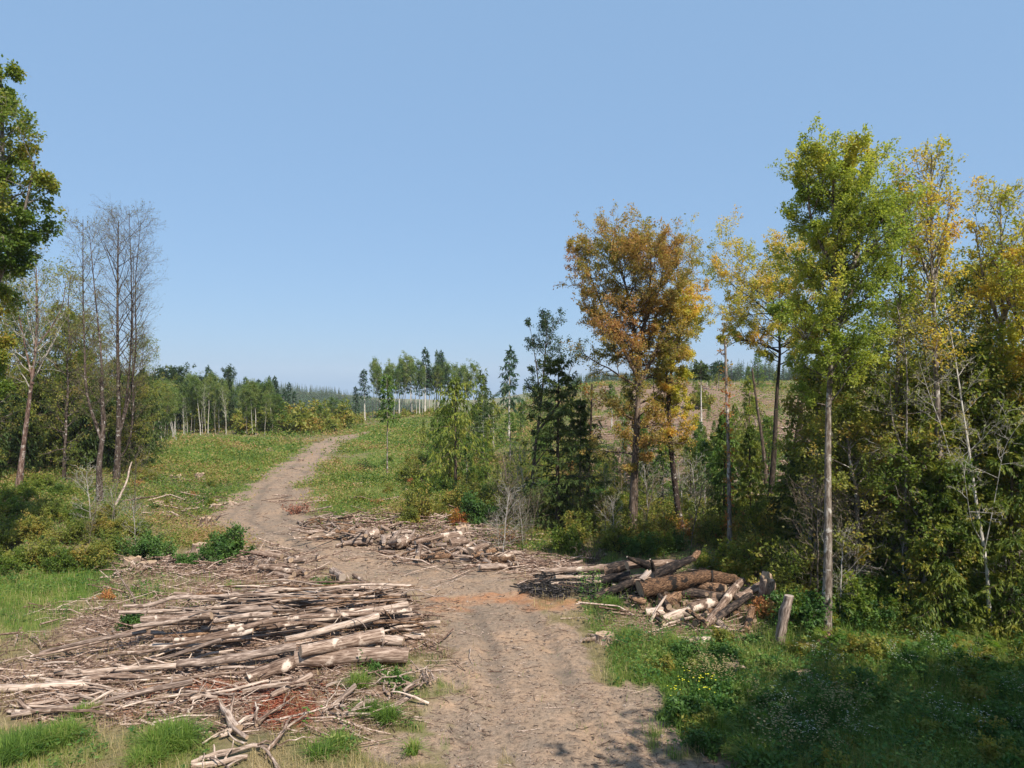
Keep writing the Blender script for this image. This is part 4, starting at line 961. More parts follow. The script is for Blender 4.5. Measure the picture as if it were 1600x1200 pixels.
def far_forest():
    """the wooded hills beyond: a mass of conifers no one could count"""
    rng = RNG(88); b = MB()
    pts = []
    n = 5200
    d = rng.uniform(430, 940, n); u = rng.uniform(-350, 660, n); pts.append((u, d, rng.uniform(9, 20, n)))
    n = 1300
    d = 400 + 150 * rng.random(n) ** 1.5; u = rng.uniform(1030, 2000, n); k = rng.random(n) < ss((u - 1020) / 80); pts.append((u[k], d[k], rng.uniform(8, 14, n)[k]))
    n = 500
    d = 480 + 120 * rng.random(n); u = rng.uniform(700, 1030, n); pts.append((u, d, rng.uniform(6, 9, n)))
    u = np.concatenate([p[0] for p in pts]); d = np.concatenate([p[1] for p in pts]); h = np.concatenate([p[2] for p in pts])
    x = (u - 800) / F * d; z = H(x, d); n = len(u)
    k = 44
    t = (np.arange(k)[None] + rng.random((n, k))) / k
    az = np.arange(k)[None] * 2.4 + rng.uniform(0, 6.28, (n, 1))
    r = h[:, None] * .17 * ((1 - t) ** .8 + .04) * rng.uniform(.7, 1.25, (n, k))
    c = np.stack([np.broadcast_to(x[:, None], t.shape), np.broadcast_to(d[:, None], t.shape), z[:, None] + h[:, None] * (.06 + .94 * t)], -1)
    D = np.stack([np.cos(az), np.sin(az), np.full(t.shape, -.28) + .7 * (t > .93)], -1)
    nr = np.stack([np.zeros(t.shape), np.zeros(t.shape), np.ones(t.shape)], -1) + rng.normal(size=c.shape) * .25
    V, Fc = kites(c, D, nr, (r * 1.25).reshape(-1), (r * .85 + .35).reshape(-1)); b.add(V, Fc, 0)
    P = np.stack([np.stack([x, d, z - .5], 1), np.stack([x, d, z + h], 1)], 1)
    V, Fc = tubes(P, np.stack([h * .012 + .05, np.full(n, .03)], 1), 4); b.add(V, Fc, 1)
    o = obj('far_forest', b.mesh('far_forest', [M['nd_far'], M['bark_brown']]))
    tag(o, 'dark blue-green conifer forest covering the far hills', 'forest', kind='stuff')


far_forest()


# ------------------------------------------------------------------ logs
def log_mesh(seed, L, r0, r1, bend=.02, bark='log_bark', end='end_wood', knots=3, sides=12, ragged=0., stubs=0):
    """a felled stem along +X, its butt at the origin; sawn or broken ends, knots and swellings"""
    rng = RNG(seed); n = max(8, int(L / .25)); n = min(n, 26)
    t = np.linspace(0, 1, n)
    b = np.cumsum(np.cumsum(rng.normal(size=(n, 2)), 0), 0); b -= b[:1]; b = b - t[:, None] * b[-1:]
    b = b / max(1e-6, np.abs(b).max()) * bend * L
    P = np.stack([t * L, b[:, 0], b[:, 1]], 1)
    rr = (r0 + (r1 - r0) * t) * (1 + rng.normal(size=n) * .035)
    a = np.arange(sides) * 2 * np.pi / sides
    lump = 1 + .07 * np.sin(a * 2 + rng.uniform(0, 6)) + .05 * np.sin(a * 3 + rng.uniform(0, 6)) + rng.normal(size=(n, sides)) * .025
    for _ in range(knots):
        i = rng.uniform(.1, .9) * n; j = rng.uniform(0, 6.28)
        lump += .22 * np.exp(-((np.arange(n)[:, None] - i) / .8) ** 2) * np.exp(-(np.angle(np.exp(1j * (a[None] - j))) / .5) ** 2)
    V = np.stack([np.broadcast_to(P[:, None, 0], lump.shape), P[:, None, 1] + rr[:, None] * lump * np.cos(a), P[:, None, 2] + rr[:, None] * lump * np.sin(a)], -1)
    if ragged:
        V[-1, :, 0] += rng.uniform(-1, 1, sides) * ragged; V[-1, :, 1:] = P[-1, None, 1:] + (V[-1, :, 1:] - P[-1, None, 1:]) * rng.uniform(.55, 1, (sides, 1))
    else:
        V[-1, :, 0] += .15 * r1 * np.cos(a + rng.uniform(0, 6)); V[0, :, 0] += .15 * r0 * np.cos(a + rng.uniform(0, 6))
    m = MB()
    i = np.arange(n - 1)[:, None] * sides; j = np.arange(sides)[None]; k = (j + 1) % sides
    Fc = np.stack([i + j, i + k, i + sides + k, i + sides + j], -1).reshape(-1, 4)
    m.add(V.reshape(-1, 3), Fc[:, ::-1], 0, True)
    for e, flip in ((0, False), (n - 1, True)):
        c = V[e].mean(0); inner = c + (V[e] - c) * .93
        ring = np.concatenate([V[e], inner, c[None]]); jj = np.arange(sides); kk = (jj + 1) % sides
        q = np.stack([jj, kk, sides + kk, sides + jj], 1); tr = np.stack([sides + jj, sides + kk, np.full(sides, 2 * sides)], 1)
        ring[sides:] += np.array([(.012 if not flip else -.012), 0, 0]) * -1
        if flip: q = q[:, ::-1]; tr = tr[:, ::-1]
        m.add(ring, q[:, ::-1], 0); m.add(ring, tr[:, ::-1], 1)
    for _ in range(stubs):
        tt = rng.uniform(.15, .9); p = np.array([tt * L, np.interp(tt, t, b[:, 0]), np.interp(tt, t, b[:, 1])]); az = rng.uniform(0, 6.28)
        d = unit(np.array([rng.uniform(.2, .8), math.cos(az), math.sin(az)])); ln = rng.uniform(.15, .5)
        Q = p + d * np.linspace(0, 1, 4)[:, None] * (ln + r0) + rng.normal(size=(4, 3)) * .02
        V2, F2 = tubes(Q[None], np.linspace(.035, .015, 4)[None] * (r0 / .1) ** .5, 5); m.add(V2, F2, 0, True)
    return m.mesh('log', [M[bark], M[end]])


def lay(name, me, p0, p1, label, cat='log', group=None, roll=0.):
    p0 = Vector(p0); p1 = Vector(p1); X = (p1 - p0).normalized()
    q = X.to_track_quat('X', 'Z')
    o = obj(name, me, None, p0); o.rotation_mode = 'QUATERNION'; o.rotation_quaternion = q
    return tag(o, label, cat, group)


def flog(seed, name, a, b, r0, r1, label, za=.3, zb=.3, cat='log', group=None, **kw):
    """a log between two photo points, each with its height above the land"""
    p0 = G(a[0], a[1], za); p1 = G(b[0], b[1], zb)
    L = float(np.linalg.norm(p1 - p0))
    return lay(name, log_mesh(seed, L, r0, r1, **kw), p0, p1, label, cat, group)


PL = [  # the near pile: a, b, radii, heights, bark, label
    ('log', (637, 1024), (462, 1030), .21, .23, .28, .30, 'log_bark', 'thick log with peeled patches, lowest at the front right of the long pile', dict(knots=5)),
    ('log', (598, 992), (470, 1018), .19, .15, .66, .62, 'log_bark', 'thick log with a torn end on top at the right front of the long pile', dict(ragged=0, knots=5)),
    ('log', (590, 963), (446, 999), .125, .09, .85, .75, 'log_pale', 'bright smooth barkless pole on top of the long pile', dict(bend=.01)),
    ('log', (458, 1034), (388, 1059), .19, .17, .30, .16, 'log_bark', 'short thick log section tilted down at the front of the long pile', dict(knots=4)),
    ('log', (462, 1011), (277, 1038), .12, .10, .55, .40, 'log_grey', 'long pale crooked log left of the thick front logs in the long pile', dict(bend=.02)),
    ('pole', (566, 925), (186, 957), .12, .075, .55, .5, 'log_grey', 'long straight pole along the back edge of the long pile', dict(bend=.008)),
    ('pole', (612, 921), (343, 958), .11, .07, .75, .8, 'log_grey', 'long grey pole crossing the back of the long pile', dict(bend=.012)),
    ('pole', (655, 948), (341, 980), .12, .08, .7, .75, 'log_bark', 'long bowed pole across the middle of the long pile with its end at the right', dict(bend=.022)),
    ('pole', (420, 968), (240, 1000), .10, .06, .9, .7, 'log_bark', 'crooked pole lying high on the left half of the long pile', dict(bend=.03)),
    ('pole', (247, 976), (48, 1026), .09, .05, .6, .25, 'log_bark', 'thin tapering pole sticking out at the left end of the long pile', dict(bend=.012)),
    ('pole', (228, 986), (62, 1020), .08, .05, .5, .3, 'log_grey', 'second thin tapering pole beside the outermost pole at the left end', dict(bend=.012)),
    ('log', (330, 962), (222, 968), .12, .12, .8, .75, 'log_bark', 'blotchy thick log with a blunt left end near the back of the long pile', dict(knots=5)),
    ('pole', (275, 1040), (127, 1050), .10, .075, .25, .2, 'log_pale', 'pale pole lying at the front left of the long pile', dict(bend=.01)),
    ('pole', (182, 1058), (86, 1049), .10, .085, .15, .15, 'log_pale', 'short pale pole just below the front left pole', dict(bend=.015)),
    ('log', (142, 1068), (-6, 1076), .10, .09, .15, .15, 'log_pale', 'pale log cut by the left border with peeling bark', dict(bend=.01)),
    ('pole', (300, 1066), (142, 1102), .11, .07, .34, .15, 'log_grey', 'long pale pole with a raised right end over the red-brown litter', dict(bend=.012)),
    ('pole', (146, 1101), (18, 1118), .09, .07, .12, .12, 'log_grey', 'grey pole near the bottom left corner behind the grass', dict(bend=.02)),
    ('pole', (30, 1095), (70, 1127), .07, .06, .2, .1, 'log_bark', 'short thin log crossing the grey pole at the bottom left', dict(bend=.02)),
    ('pole', (176, 1079), (128, 1108), .05, .04, .3, .15, 'log_pale', 'thin bleached stick slanting across the bottom left slash', dict(bend=.02)),
    ('pole', (395, 985), (180, 1020), .085, .05, .75, .5, 'log_bark', 'thin brown pole slanting over the left half of the long pile', dict(bend=.018)),
    ('pole', (345, 1000), (215, 1035), .075, .05, .65, .35, 'log_grey', 'thin grey pole lying across others at the left front of the long pile', dict(bend=.02)),
    ('board', (498, 933), (437, 938), .11, .10, .75, .75, 'log_pale', 'white split slab near the back right of the long pile', dict(bend=.004)),
    ('board', (315, 1008), (238, 1008), .12, .12, .45, .45, 'log_pale', 'flat cream split slab low in the left part of the long pile', dict(bend=.004)),
    ('board', (560, 930), (502, 936), .11, .09, .7, .7, 'log_pale', 'whitish broken slab at the back right of the long pile, right of the white one', dict(bend=.01, ragged=.15)),
    ('log', (625, 1022), (585, 1017), .13, .12, .2, .25, 'log_pale', 'pale log end showing between the two thick front logs', dict()),
    ('log', (630, 1002), (590, 1000), .15, .15, .4, .4, 'log_pale', 'pale blunt log end right of the ragged-ended log', dict()),
    ('pole', (480, 1068), (380, 1080), .085, .07, .15, .12, 'log_pale', 'pale pole on the litter below the short thick section', dict(bend=.02)),
    ('pole', (486, 1055), (424, 1087), .11, .08, .25, .12, 'log_bark', 'short log with dark cut end pointing at the red litter', dict(bend=.01)),
    ('pole', (555, 1071), (505, 1112), .09, .05, .35, .1, 'log_grey', 'grey stick leaning up from the red litter toward the right', dict(bend=.02)),
    ('pole', (585, 1095), (528, 1120), .08, .07, .12, .1, 'log_grey', 'curved grey root right of the red litter', dict(bend=.07)),
    ('pole', (640, 1088), (565, 1122), .08, .06, .15, .05, 'log_grey', 'crooked grey branch along the road edge right of the red litter', dict(bend=.05)),
    ('pole', (660, 962), (600, 968), .07, .06, .3, .3, 'log_bark', 'short pole end poking out at the right of the long pile, upper of two', dict(bend=.02)),
    ('pole', (686, 972), (610, 983), .075, .06, .2, .3, 'log_pale', 'short pole end poking out at the right of the long pile, lower of two', dict(bend=.02)),
    ('log', (520, 893), (535, 903), .17, .16, .25, .25, 'log_grey', 'grey log end pointing up behind the long pile', dict(knots=1)),
    ('pole', (584, 922), (552, 898), .09, .08, .2, .3, 'log_bark', 'short log leaning behind the long pile toward the track', dict()),
    ('pole', (470, 927), (476, 909), .08, .06, .2, .7, 'log_brown', 'dark stub standing upright behind the long pile', dict()),
    ('root', (372, 1138), (345, 1096), .13, .05, .15, .4, 'log_pale', 'splintered bleached root chunk left of the red litter', dict(ragged=.25, bend=.03)),
    ('root', (345, 1150), (395, 1118), .06, .03, .1, .25, 'log_pale', 'bleached forked root in front of the splintered chunk', dict(bend=.06, stubs=2)),
    ('pole', (330, 1183), (420, 1165), .07, .05, .12, .08, 'log_grey', 'grey weathered stick at the bottom edge below the roots', dict(bend=.04)),
    ('pole', (300, 1196), (386, 1182), .08, .06, .1, .1, 'log_pale', 'thick pale stick at the very bottom edge right of the grass tussocks', dict(bend=.02)),
    ('branch', (175, 882), (212, 940), .02, .06, 1.0, .1, 'log_grey', 'thin dead branch leaning over the bright grass on the left', dict(bend=.01)),
    ('branch', (206, 722), (180, 790), .05, .10, 2.2, .1, 'log_pale', 'broken pale snag leaning in the brush below the bare alders', dict(bend=.02)),
]
for i, (nm, a, b, ra, rb, za, zb, bk, lab, kw) in enumerate(PL):
    if nm in ('pole', 'root', 'branch'): ra, rb = ra * .8, rb * .75
    o = flog(300 + i, nm, a, b, ra, rb, lab, za, zb, bend=kw.pop('bend', .012) * 1.5, bark=bk, end='end_wood' if bk != 'log_grey' else 'end_grey', cat={'pole': 'pole', 'board': 'slab', 'branch': 'branch', 'root': 'root'}.get(nm, 'log'), stubs=kw.pop('stubs', 1 if nm == 'pole' else 0), **kw)
    if nm == 'board': o.scale = (1, 1, .35)
rg = RNG(5)
for i in range(150):  # the many poles between and beneath them
    s = rg.random(); y = 20.9 + 4.8 * s; zmax = 1.15 * max(.1, 1 - ((y - 23.0) / 3.2) ** 2)
    L = rg.uniform(1.6, 5.0); head = rad(5 + 26 * rg.random() + rg.normal() * 10); xr = -2.9 - .6 * rg.random() - .25 * (y - 22) - rg.choice([0, 0, 1.0, 2.0, 3.0, 4.2])
    z0 = Hf(xr, y); r = .022 + .075 * rg.random() ** 2.2; zz = z0 + .02 + zmax * rg.random() * .85
    d = np.array([-math.cos(head), -math.sin(head) * .75, rg.normal() * .05]); p0 = np.array([xr, y + .6, zz]); p1 = p0 + d * L
    g1 = Hf(p1[0], p1[1]); p1[2] = max(g1 + .06, min(p1[2], g1 + .06 + zmax))
    bk = ['log_bark', 'log_grey', 'log_grey', 'log_pale', 'log_bark', 'log_brown'][rg.integers(0, 6)]
    lay('pole', log_mesh(400 + i, L, r, r * rg.uniform(.45, .8), bend=rg.uniform(.012, .05), bark=bk, sides=9, knots=3, stubs=int(rg.integers(0, 2))), p0, p1, 'thin weathered pole lying among many others in the long pile left of the track', 'pole', 'poles heaped in the long pile')
for i in range(46):  # thin crooked branches thrown across the top
    y = rg.uniform(20.8, 25.6); x = rg.uniform(-10.5, -2.8); L = rg.uniform(.7, 2.4); a = rad(rg.uniform(-75, 75)); z = Hf(x, y) + .12 + .85 * max(.1, 1 - ((y - 23.0) / 3.2) ** 2) * rg.uniform(.5, 1.)
    r = rg.uniform(.010, .028); p0 = np.array([x, y, z]); p1 = p0 + np.array([math.cos(a) * L, math.sin(a) * L, rg.uniform(-.2, .3)]); p1[2] = max(p1[2], Hf(p1[0], p1[1]) + .08)
    lay('branch', log_mesh(2400 + i, L, r, r * .5, bend=.07, bark=['log_grey', 'log_bark', 'log_brown'][i % 3], sides=6, knots=1, stubs=2), p0, p1, 'thin crooked branch lying across the poles of the long pile', 'branch', 'branches across the long pile')
for i in range(34):  # loose poles and sticks strewn left of and before the long pile
    u = rg.uniform(-10, 330); v = rg.uniform(1025, 1120) - (u - 150) * .12; g = G(u, v, .08); L = rg.uniform(.9, 3.0); a = rad(rg.uniform(-25, 40)); p1 = g + np.array([math.cos(a) * L, math.sin(a) * L, 0]); p1[2] = Hf(p1[0], p1[1]) + .1 + .15 * rg.random()
    r = rg.uniform(.025, .06)
    lay('stick', log_mesh(560 + i, L, r, r * .6, bend=.03, bark=['log_grey', 'log_pale', 'log_bark'][i % 3], sides=7, knots=1, stubs=1), g, p1, 'loose grey stick strewn on the slash before the long pile', 'stick', 'sticks strewn before the long pile')

for i in range(44):  # bleached roots and splinters at the bottom of the picture and by the red litter
    u, v = (rg.uniform(290, 440), rg.uniform(1110, 1215)) if i % 2 else (rg.uniform(505, 680), rg.uniform(1060, 1125))
    g = G(u, v, .05 + .12 * rg.random()); L = rg.uniform(.4, 1.5); a = rg.uniform(0, 3.14); p1 = g + np.array([math.cos(a) * L, math.sin(a) * L, rg.uniform(-.1, .25)]); p1[2] = max(p1[2], Hf(p1[0], p1[1]) + .04); r = rg.uniform(.02, .05)
    lay('root', log_mesh(640 + i, L, r, r * .45, bend=.08, bark=['log_pale', 'log_grey', 'log_bark'][i % 3], sides=7, knots=2, stubs=int(rg.integers(0, 3)), ragged=.03), g, p1,
        ['bleached root piece tangled by the red litter at the track edge', 'bleached root piece tangled at the bottom edge right of the tussocks'][i % 2], 'root', ['roots by the red litter', 'roots at the bottom edge'][i % 2])

RP = [  # the half-burnt heap on the right
    ('log', (1000, 921), (1116, 900), .37, .23, .55, .75, 'log_brown', 'massive half-burnt butt log with sawn end, biggest in the right-hand heap', dict(knots=4, sides=18, bend=.012)),
    ('log', (1112, 901), (1150, 906), .22, .17, .8, .7, 'log_brown', 'brown log continuing behind the massive butt log', dict()),
    ('log', (1104, 976), (1160, 908), .17, .13, .2, .7, 'log_bark', 'grey-brown log leaning steeply against the right-hand heap', dict(knots=4)),
    ('log', (1118, 968), (1172, 930), .13, .11, .25, .6, 'log_burnt', 'blackened pole propped beside the steep leaning log', dict()),
    ('log', (1152, 935), (1196, 912), .14, .12, .5, .7, 'log_bark', 'log reaching right toward the upright stump in the heap', dict()),
    ('log', (1020, 900), (1083, 872), .21, .13, .7, 1.3, 'log_burnt', 'charred log with a knobbed end rising out of the back of the heap', dict(ragged=.12, knots=6)),
    ('log', (1083, 873), (1092, 862), .12, .11, 1.3, 1.5, 'log_brown', 'knobbed fork end at the top of the charred log', dict(ragged=.05)),
    ('log', (852, 893), (982, 882), .13, .12, .15, .55, 'log_bark', 'long pale brown log at the left of the burnt heap', dict(bend=.015)),
    ('log', (980, 884), (1068, 879), .14, .11, .9, 1.0, 'log_bark', 'straight log across the back of the burnt heap', dict()),
    ('log', (946, 893), (990, 880), .21, .19, .5, .85, 'log_burnt', 'dark log whose brown cut end faces the track, upper of two', dict()),
    ('log', (941, 908), (985, 900), .18, .17, .3, .5, 'log_burnt', 'dark log whose brown cut end faces the track, lower of two', dict()),
    ('log', (925, 935), (990, 908), .13, .15, .1, .55, 'log_burnt', 'black charred log slanting down toward the track', dict()),
    ('log', (1092, 914), (1134, 922), .20, .20, .45, .45, 'log_brown', 'stubby round log in the middle of the heap', dict(knots=3)),
    ('log', (1062, 924), (1130, 933), .16, .16, .3, .3, 'log_burnt', 'charred log buried under the stubby round one', dict()),
    ('log', (1036, 968), (1082, 953), .13, .14, .15, .25, 'log_pale', 'pale log poking out at the front of the heap', dict()),
    ('log', (1078, 952), (1118, 940), .19, .18, .3, .4, 'log_bark', 'blotchy short log behind the pale front one', dict(knots=5)),
    ('log', (1130, 1001), (1058, 1001), .15, .13, .08, .08, 'log_bark', 'log lying flat in the grass before the burnt heap', dict()),
    ('log', (1122, 972), (1138, 988), .11, .10, .3, .1, 'log_grey', 'short grey pole end sloping to the grass under the leaning logs', dict()),
    ('log', (1198, 950), (1199, 903), .24, .27, -.1, 1.2, 'log_bark', 'upright broken stump of a log at the right end of the burnt heap', dict(ragged=.14, sides=14, knots=5)),
    ('log', (1219, 1003), (1233, 931), .16, .15, .05, 1.45, 'log_grey', 'single grey log leaning upright, apart to the right of the heap', dict(knots=4)),
    ('log', (1300, 991), (1262, 1018), .14, .11, .15, .05, 'log_brown', 'short brown log on the forest floor by the pale trunk', dict()),
    ('stick', (1016, 972), (1041, 931), .05, .035, .05, .6, 'log_pale', 'bright white stick leaning on the front of the heap', dict()),
    ('stick', (1110, 960), (1034, 979), .03, .045, .3, .1, 'log_pale', 'long thin pale stick along the front of the heap', dict(bend=.03)),
    ('slab', (1003, 905), (1014, 893), .16, .16, .95, 1.15, 'log_pale', 'white sawn sliver on the face of the massive butt log', dict(ragged=.1)),
    ('branch', (980, 870), (1012, 884), .03, .16, 1.5, .9, 'log_burnt', 'curved black spike rising from the back of the heap', dict(bend=.06)),
    ('branch', (1016, 874), (1022, 892), .03, .12, 1.45, .85, 'log_burnt', 'short black pointed stub beside the curved spike', dict(bend=.03)),
    ('log', (1032, 945), (1060, 930), .24, .2, .2, .35, 'log_brown', 'cracked brown chunk under the massive butt log', dict(ragged=.15, sides=9)),
    ('log', (1056, 950), (1040, 930), .2, .17, .15, .3, 'log_brown', 'pinkish split chunk right of the cracked brown one', dict(ragged=.15, sides=8)),
    ('log', (1010, 958), (1040, 955), .17, .15, .1, .2, 'log_pale', 'whitish split chunk low at the front left of the heap', dict(ragged=.15, sides=8)),
    ('log', (1165, 985), (1175, 950), .12, .10, .1, .45, 'log_brown', 'dark short log leaning between the steep log and the upright stump', dict()),
]
for i, (nm, a, b, ra, rb, za, zb, bk, lab, kw) in enumerate(RP):
    o = flog(700 + i, nm, a, b, ra, rb, lab, za, zb, bark=bk, end='end_grey' if bk in ('log_grey', 'log_burnt') else 'end_wood', cat=nm, **kw)
    if nm == 'slab': o.scale = (1, 1, .3)
for i in range(26):
    u = rg.uniform(985, 1190); v = rg.uniform(915, 975); g = G(u, v, .12 + .3 * rg.random()); L = rg.uniform(.5, 1.7); a = rg.uniform(0, 3.14); p1 = g + np.array([math.cos(a) * L, math.sin(a) * L, rg.uniform(-.2, .3)]); p1[2] = max(p1[2], Hf(p1[0], p1[1]) + .08)
    r = rg.uniform(.05, .12)
    lay('log', log_mesh(760 + i, L, r, r * .8, bark=['log_brown', 'log_burnt', 'log_bark'][i % 3], sides=9, ragged=.05 * (i % 2)), g, p1, 'small brown log wedged among bigger ones in the burnt heap', 'log', 'small logs in the burnt heap')
for i in range(16):
    u = rg.uniform(840, 975); v = rg.uniform(884, 912); g = G(u, v, .08 + .15 * rg.random()); L = rg.uniform(1.2, 3.2); a = rad(rg.uniform(-20, 25)); p1 = g + np.array([math.cos(a) * L, math.sin(a) * L, 0]); p1[2] = Hf(p1[0], p1[1]) + .1 + .2 * rg.random()
    r = rg.uniform(.04, .09)
    lay('pole', log_mesh(800 + i, L, r, r * .7, bark=['log_pale', 'log_grey', 'log_bark'][i % 3], sides=8), g, p1, 'thin pale pole in the low row joining the burnt heap to the billet row', 'pole', 'poles left of the burnt heap')
# the middle row of cut billets along the far side of the bend
MP = [((690, 842), (722, 836), .26, 'stout billet with a clean round cut end at the top right of the billet row'), ((704, 850), (728, 846), .25, 'stout billet with a pale round end below the topmost pair'), ((622, 850), (640, 842), .27, 'broad sawn round showing its end in the middle of the billet row'),
      ((575, 838), (590, 832), .25, 'pale-ended chunk in the left half of the billet row'), ((735, 862), (760, 852), .2, 'billet with a bright end at the right part of the row'), ((652, 872), (655, 838), .12, 'splintered upright slab leaning on the billet row'),
      ((720, 862), (744, 846), .09, 'thin pole slanting up behind the bright-ended billet'), ((785, 872), (800, 865), .12, 'pale chunk at the thin right end of the billet row')]
for i, (a, b, r, lab) in enumerate(MP):
    flog(840 + i, 'billet', a, b, r, r * .92, lab, .3, .35, bark='log_bark', cat='log', sides=14)
for i in range(190):
    t = rg.random(); u = 478 + 330 * t; vc = 808 + 64 * t ** .8; v = vc + rg.normal() * 11 + 4; hgt = .55 * math.exp(-((v - vc) / 14) ** 2) * (.4 + .6 * math.sin(math.pi * min(1, t * .9 + .15)))
    g = G(u, min(v, 886), .06 + hgt * rg.random()); L = rg.uniform(.4, 1.5) if t > .25 else rg.uniform(.8, 2.2); a = rg.uniform(0, 6.28); p1 = g + np.array([math.cos(a) * L, math.sin(a) * L, rg.normal() * .18]); p1[2] = max(p1[2], Hf(p1[0], p1[1]) + .05)
    r = .035 + .10 * rg.random() ** 1.8 if t > .25 else rg.uniform(.03, .06)
    lay('billet', log_mesh(2860 + i, L, r, r * .85, bark=['log_grey', 'log_bark', 'log_brown', 'log_grey'][i % 4], end='end_grey' if i % 2 else 'end_wood', sides=9, ragged=.08 * (i % 3 == 0)), g, p1, 'short grey billet jumbled in the long row across the bend of the track', 'log', 'billets in the row across the bend')
for i in range(16):
    u = rg.uniform(385, 500); v = rg.uniform(868, 905); g = G(u, v, .08 + .15 * rg.random()); L = rg.uniform(.4, 1.6); a = rg.uniform(0, 6.28); p1 = g + np.array([math.cos(a) * L, math.sin(a) * L, rg.normal() * .1]); p1[2] = max(p1[2], Hf(p1[0], p1[1]) + .05); r = rg.uniform(.05, .14)
    lay('billet', log_mesh(980 + i, L, r, r * .85, bark=['log_grey', 'log_bark'][i % 2], sides=9), g, p1, 'short billet on the small slash mound behind the long pile', 'log', 'billets on the small mound')
for i in range(28):  # logs left lying on the clearcut hillside
    u = rg.uniform(1000, 1100) if i % 2 else rg.uniform(1170, 1330); v = rg.uniform(652, 760); g = G(u, v, .2)
    L = rg.uniform(1.5, 4.); a = rg.uniform(0, 3.14); p1 = g + np.array([math.cos(a) * L, math.sin(a) * L, 0]); p1[2] = Hf(p1[0], p1[1]) + .25 + .4 * rg.random(); r = rg.uniform(.05, .11)
    lay('log', log_mesh(1000 + i, L, r, r * .7, bark=['log_pale', 'log_grey', 'log_bark'][i % 3], sides=7), g, p1, 'bleached log left lying on the clearcut hillside behind the trees', 'log', 'logs on the clearcut hillside')


# ------------------------------------------------------------------ stumps
def stump_mesh(seed, r, h, ragged=.1):
    rng = RNG(seed); s = 18; n = 7; a = np.arange(s) * 2 * np.pi / s; t = np.linspace(0, 1, n)
    fl = 1 + .18 * np.sin(a * 4 + rng.uniform(0, 6)) + .12 * np.sin(a * 7 + rng.uniform(0, 6))
    rr = r * (1 + .75 * (1 - t[:, None]) ** 2.5 * fl[None] * .8) * (1 + rng.normal(size=(n, s)) * .03)
    z = np.broadcast_to(t[:, None] * h - .12, (n, s)).copy(); z[-1] += rng.uniform(-1, 1, s) * ragged * h
    V = np.stack([rr * np.cos(a), rr * np.sin(a), z], -1)
    i = np.arange(n - 1)[:, None] * s; j = np.arange(s)[None]; k = (j + 1) % s
    b = MB().add(V.reshape(-1, 3), np.stack([i + j, i + k, i + s + k, i + s + j], -1).reshape(-1, 4), 0, True)
    top = np.concatenate([V[-1], [[0, 0, z[-1].mean() - .02]]]); jj = np.arange(s)
    b.add(top, np.stack([jj, (jj + 1) % s, np.full(s, s)], 1), 1)
    for q in range(4):
        az = rng.uniform(0, 6.28); sl = np.linspace(0, 1, 5)[:, None]
        Q = np.array([math.cos(az) * r * .9, math.sin(az) * r * .9, .1]) + np.array([math.cos(az), math.sin(az), -.25]) * sl * r * 1.8 + rng.normal(size=(5, 3)) * .04 * sl
        V2, F2 = tubes(Q[None], np.linspace(r * .28, r * .08, 5)[None], 6); b.add(V2, F2, 0, True)
    return b.mesh('stump', [M['stump_wood'], M['end_wood']])


for i, (u, v, r, h, lab) in enumerate([(312, 752, .42, .75, 'stump with dark hollow side in the green meadow'), (274, 750, .5, .5, 'low grey stump left of the dark-hollowed one in the meadow'), (338, 796, .42, .45, 'pale splintered stump near the track edge'), (322, 822, .36, .6, 'tall narrow stump behind the big dark green shrub'),
                                     (312, 864, .4, .55, 'broken pale stump left of the big dark green shrub'), (207, 885, .42, .5, 'bleached hollow root stump at the edge of the bright grass'), (232, 886, .38, .35, 'low flat-topped stump right of the bleached root stump'),
                                     (722, 838, .38, .6, 'grey stump standing behind the billet row'), (945, 1002, .34, .35, 'small dark brown root stump at the right track edge'), (360, 788, .3, .3, 'small stump at the left shoulder of the track'),
                                     (1140, 1045, .3, .35, 'grey stump hidden in the weeds of the right verge'), (1255, 1060, .28, .3, 'pale stump in the shaded weeds right of centre'), (470, 720, .3, .35, 'little stump by the upper track'), (640, 770, .35, .4, 'grey stump on the brushy slope below the slender sapling'), (560, 760, .35, .4, 'low stump right of the upper track'), (420, 705, .35, .45, 'stump far up the left meadow'), (250, 790, .35, .4, 'stump in the brush right of the bare pair'), (680, 720, .4, .5, 'stump left of the drooping cedar')]):
    g = G(u, v)
    o = obj('tree_stump', stump_mesh(1100 + i, r * .85, h, .16 if i % 2 else .08), None, g); o.rotation_euler = (0, 0, i * 1.3); tag(o, lab, 'stump')


# ------------------------------------------------------------------ shrubs, ferns, tussocks: one by one
def put(name, parts, u, v, label, cat, s=1., group=None, rot=0., dz=0.):
    g = G(u, v); g[2] -= .05 - dz
    return thing(name, parts, g, label, cat, rotz=rot, scale=s, group=group)


put('shrub', bush_meshes(1201, 1.25, 1.75, 'lf_shrub', stems=26, k2=7, k3=5, m=8, leaf=.12), 352, 876, 'big dark green leafy shrub beside the left shoulder of the track', 'shrub')
put('shrub', bush_meshes(1202, 1.25, 1.5, 'lf_shrub', stems=24, k2=7, k3=5, m=6, leaf=.11), 232, 874, 'dark green shrub left of the pale stump pieces', 'shrub')
put('shrub', bush_meshes(1203, 1.1, .6, 'lf_shrub', stems=18, k2=6, k3=4, m=6, leaf=.1), 292, 882, 'low dark green shrub between the two taller dark ones', 'shrub')
put('shrub', bush_meshes(1204, .42, .62, 'lf_shrub', stems=14, k2=6, k3=4, m=6, leaf=.08), 503, 921, 'small round green bush right behind the long pile', 'shrub')
put('shrub', bush_meshes(1205, .38, .55, 'lf_shrub', stems=14, k2=6, k3=4, m=6, leaf=.08), 616, 1070, 'small dark green bush among the roots at the track edge', 'shrub')
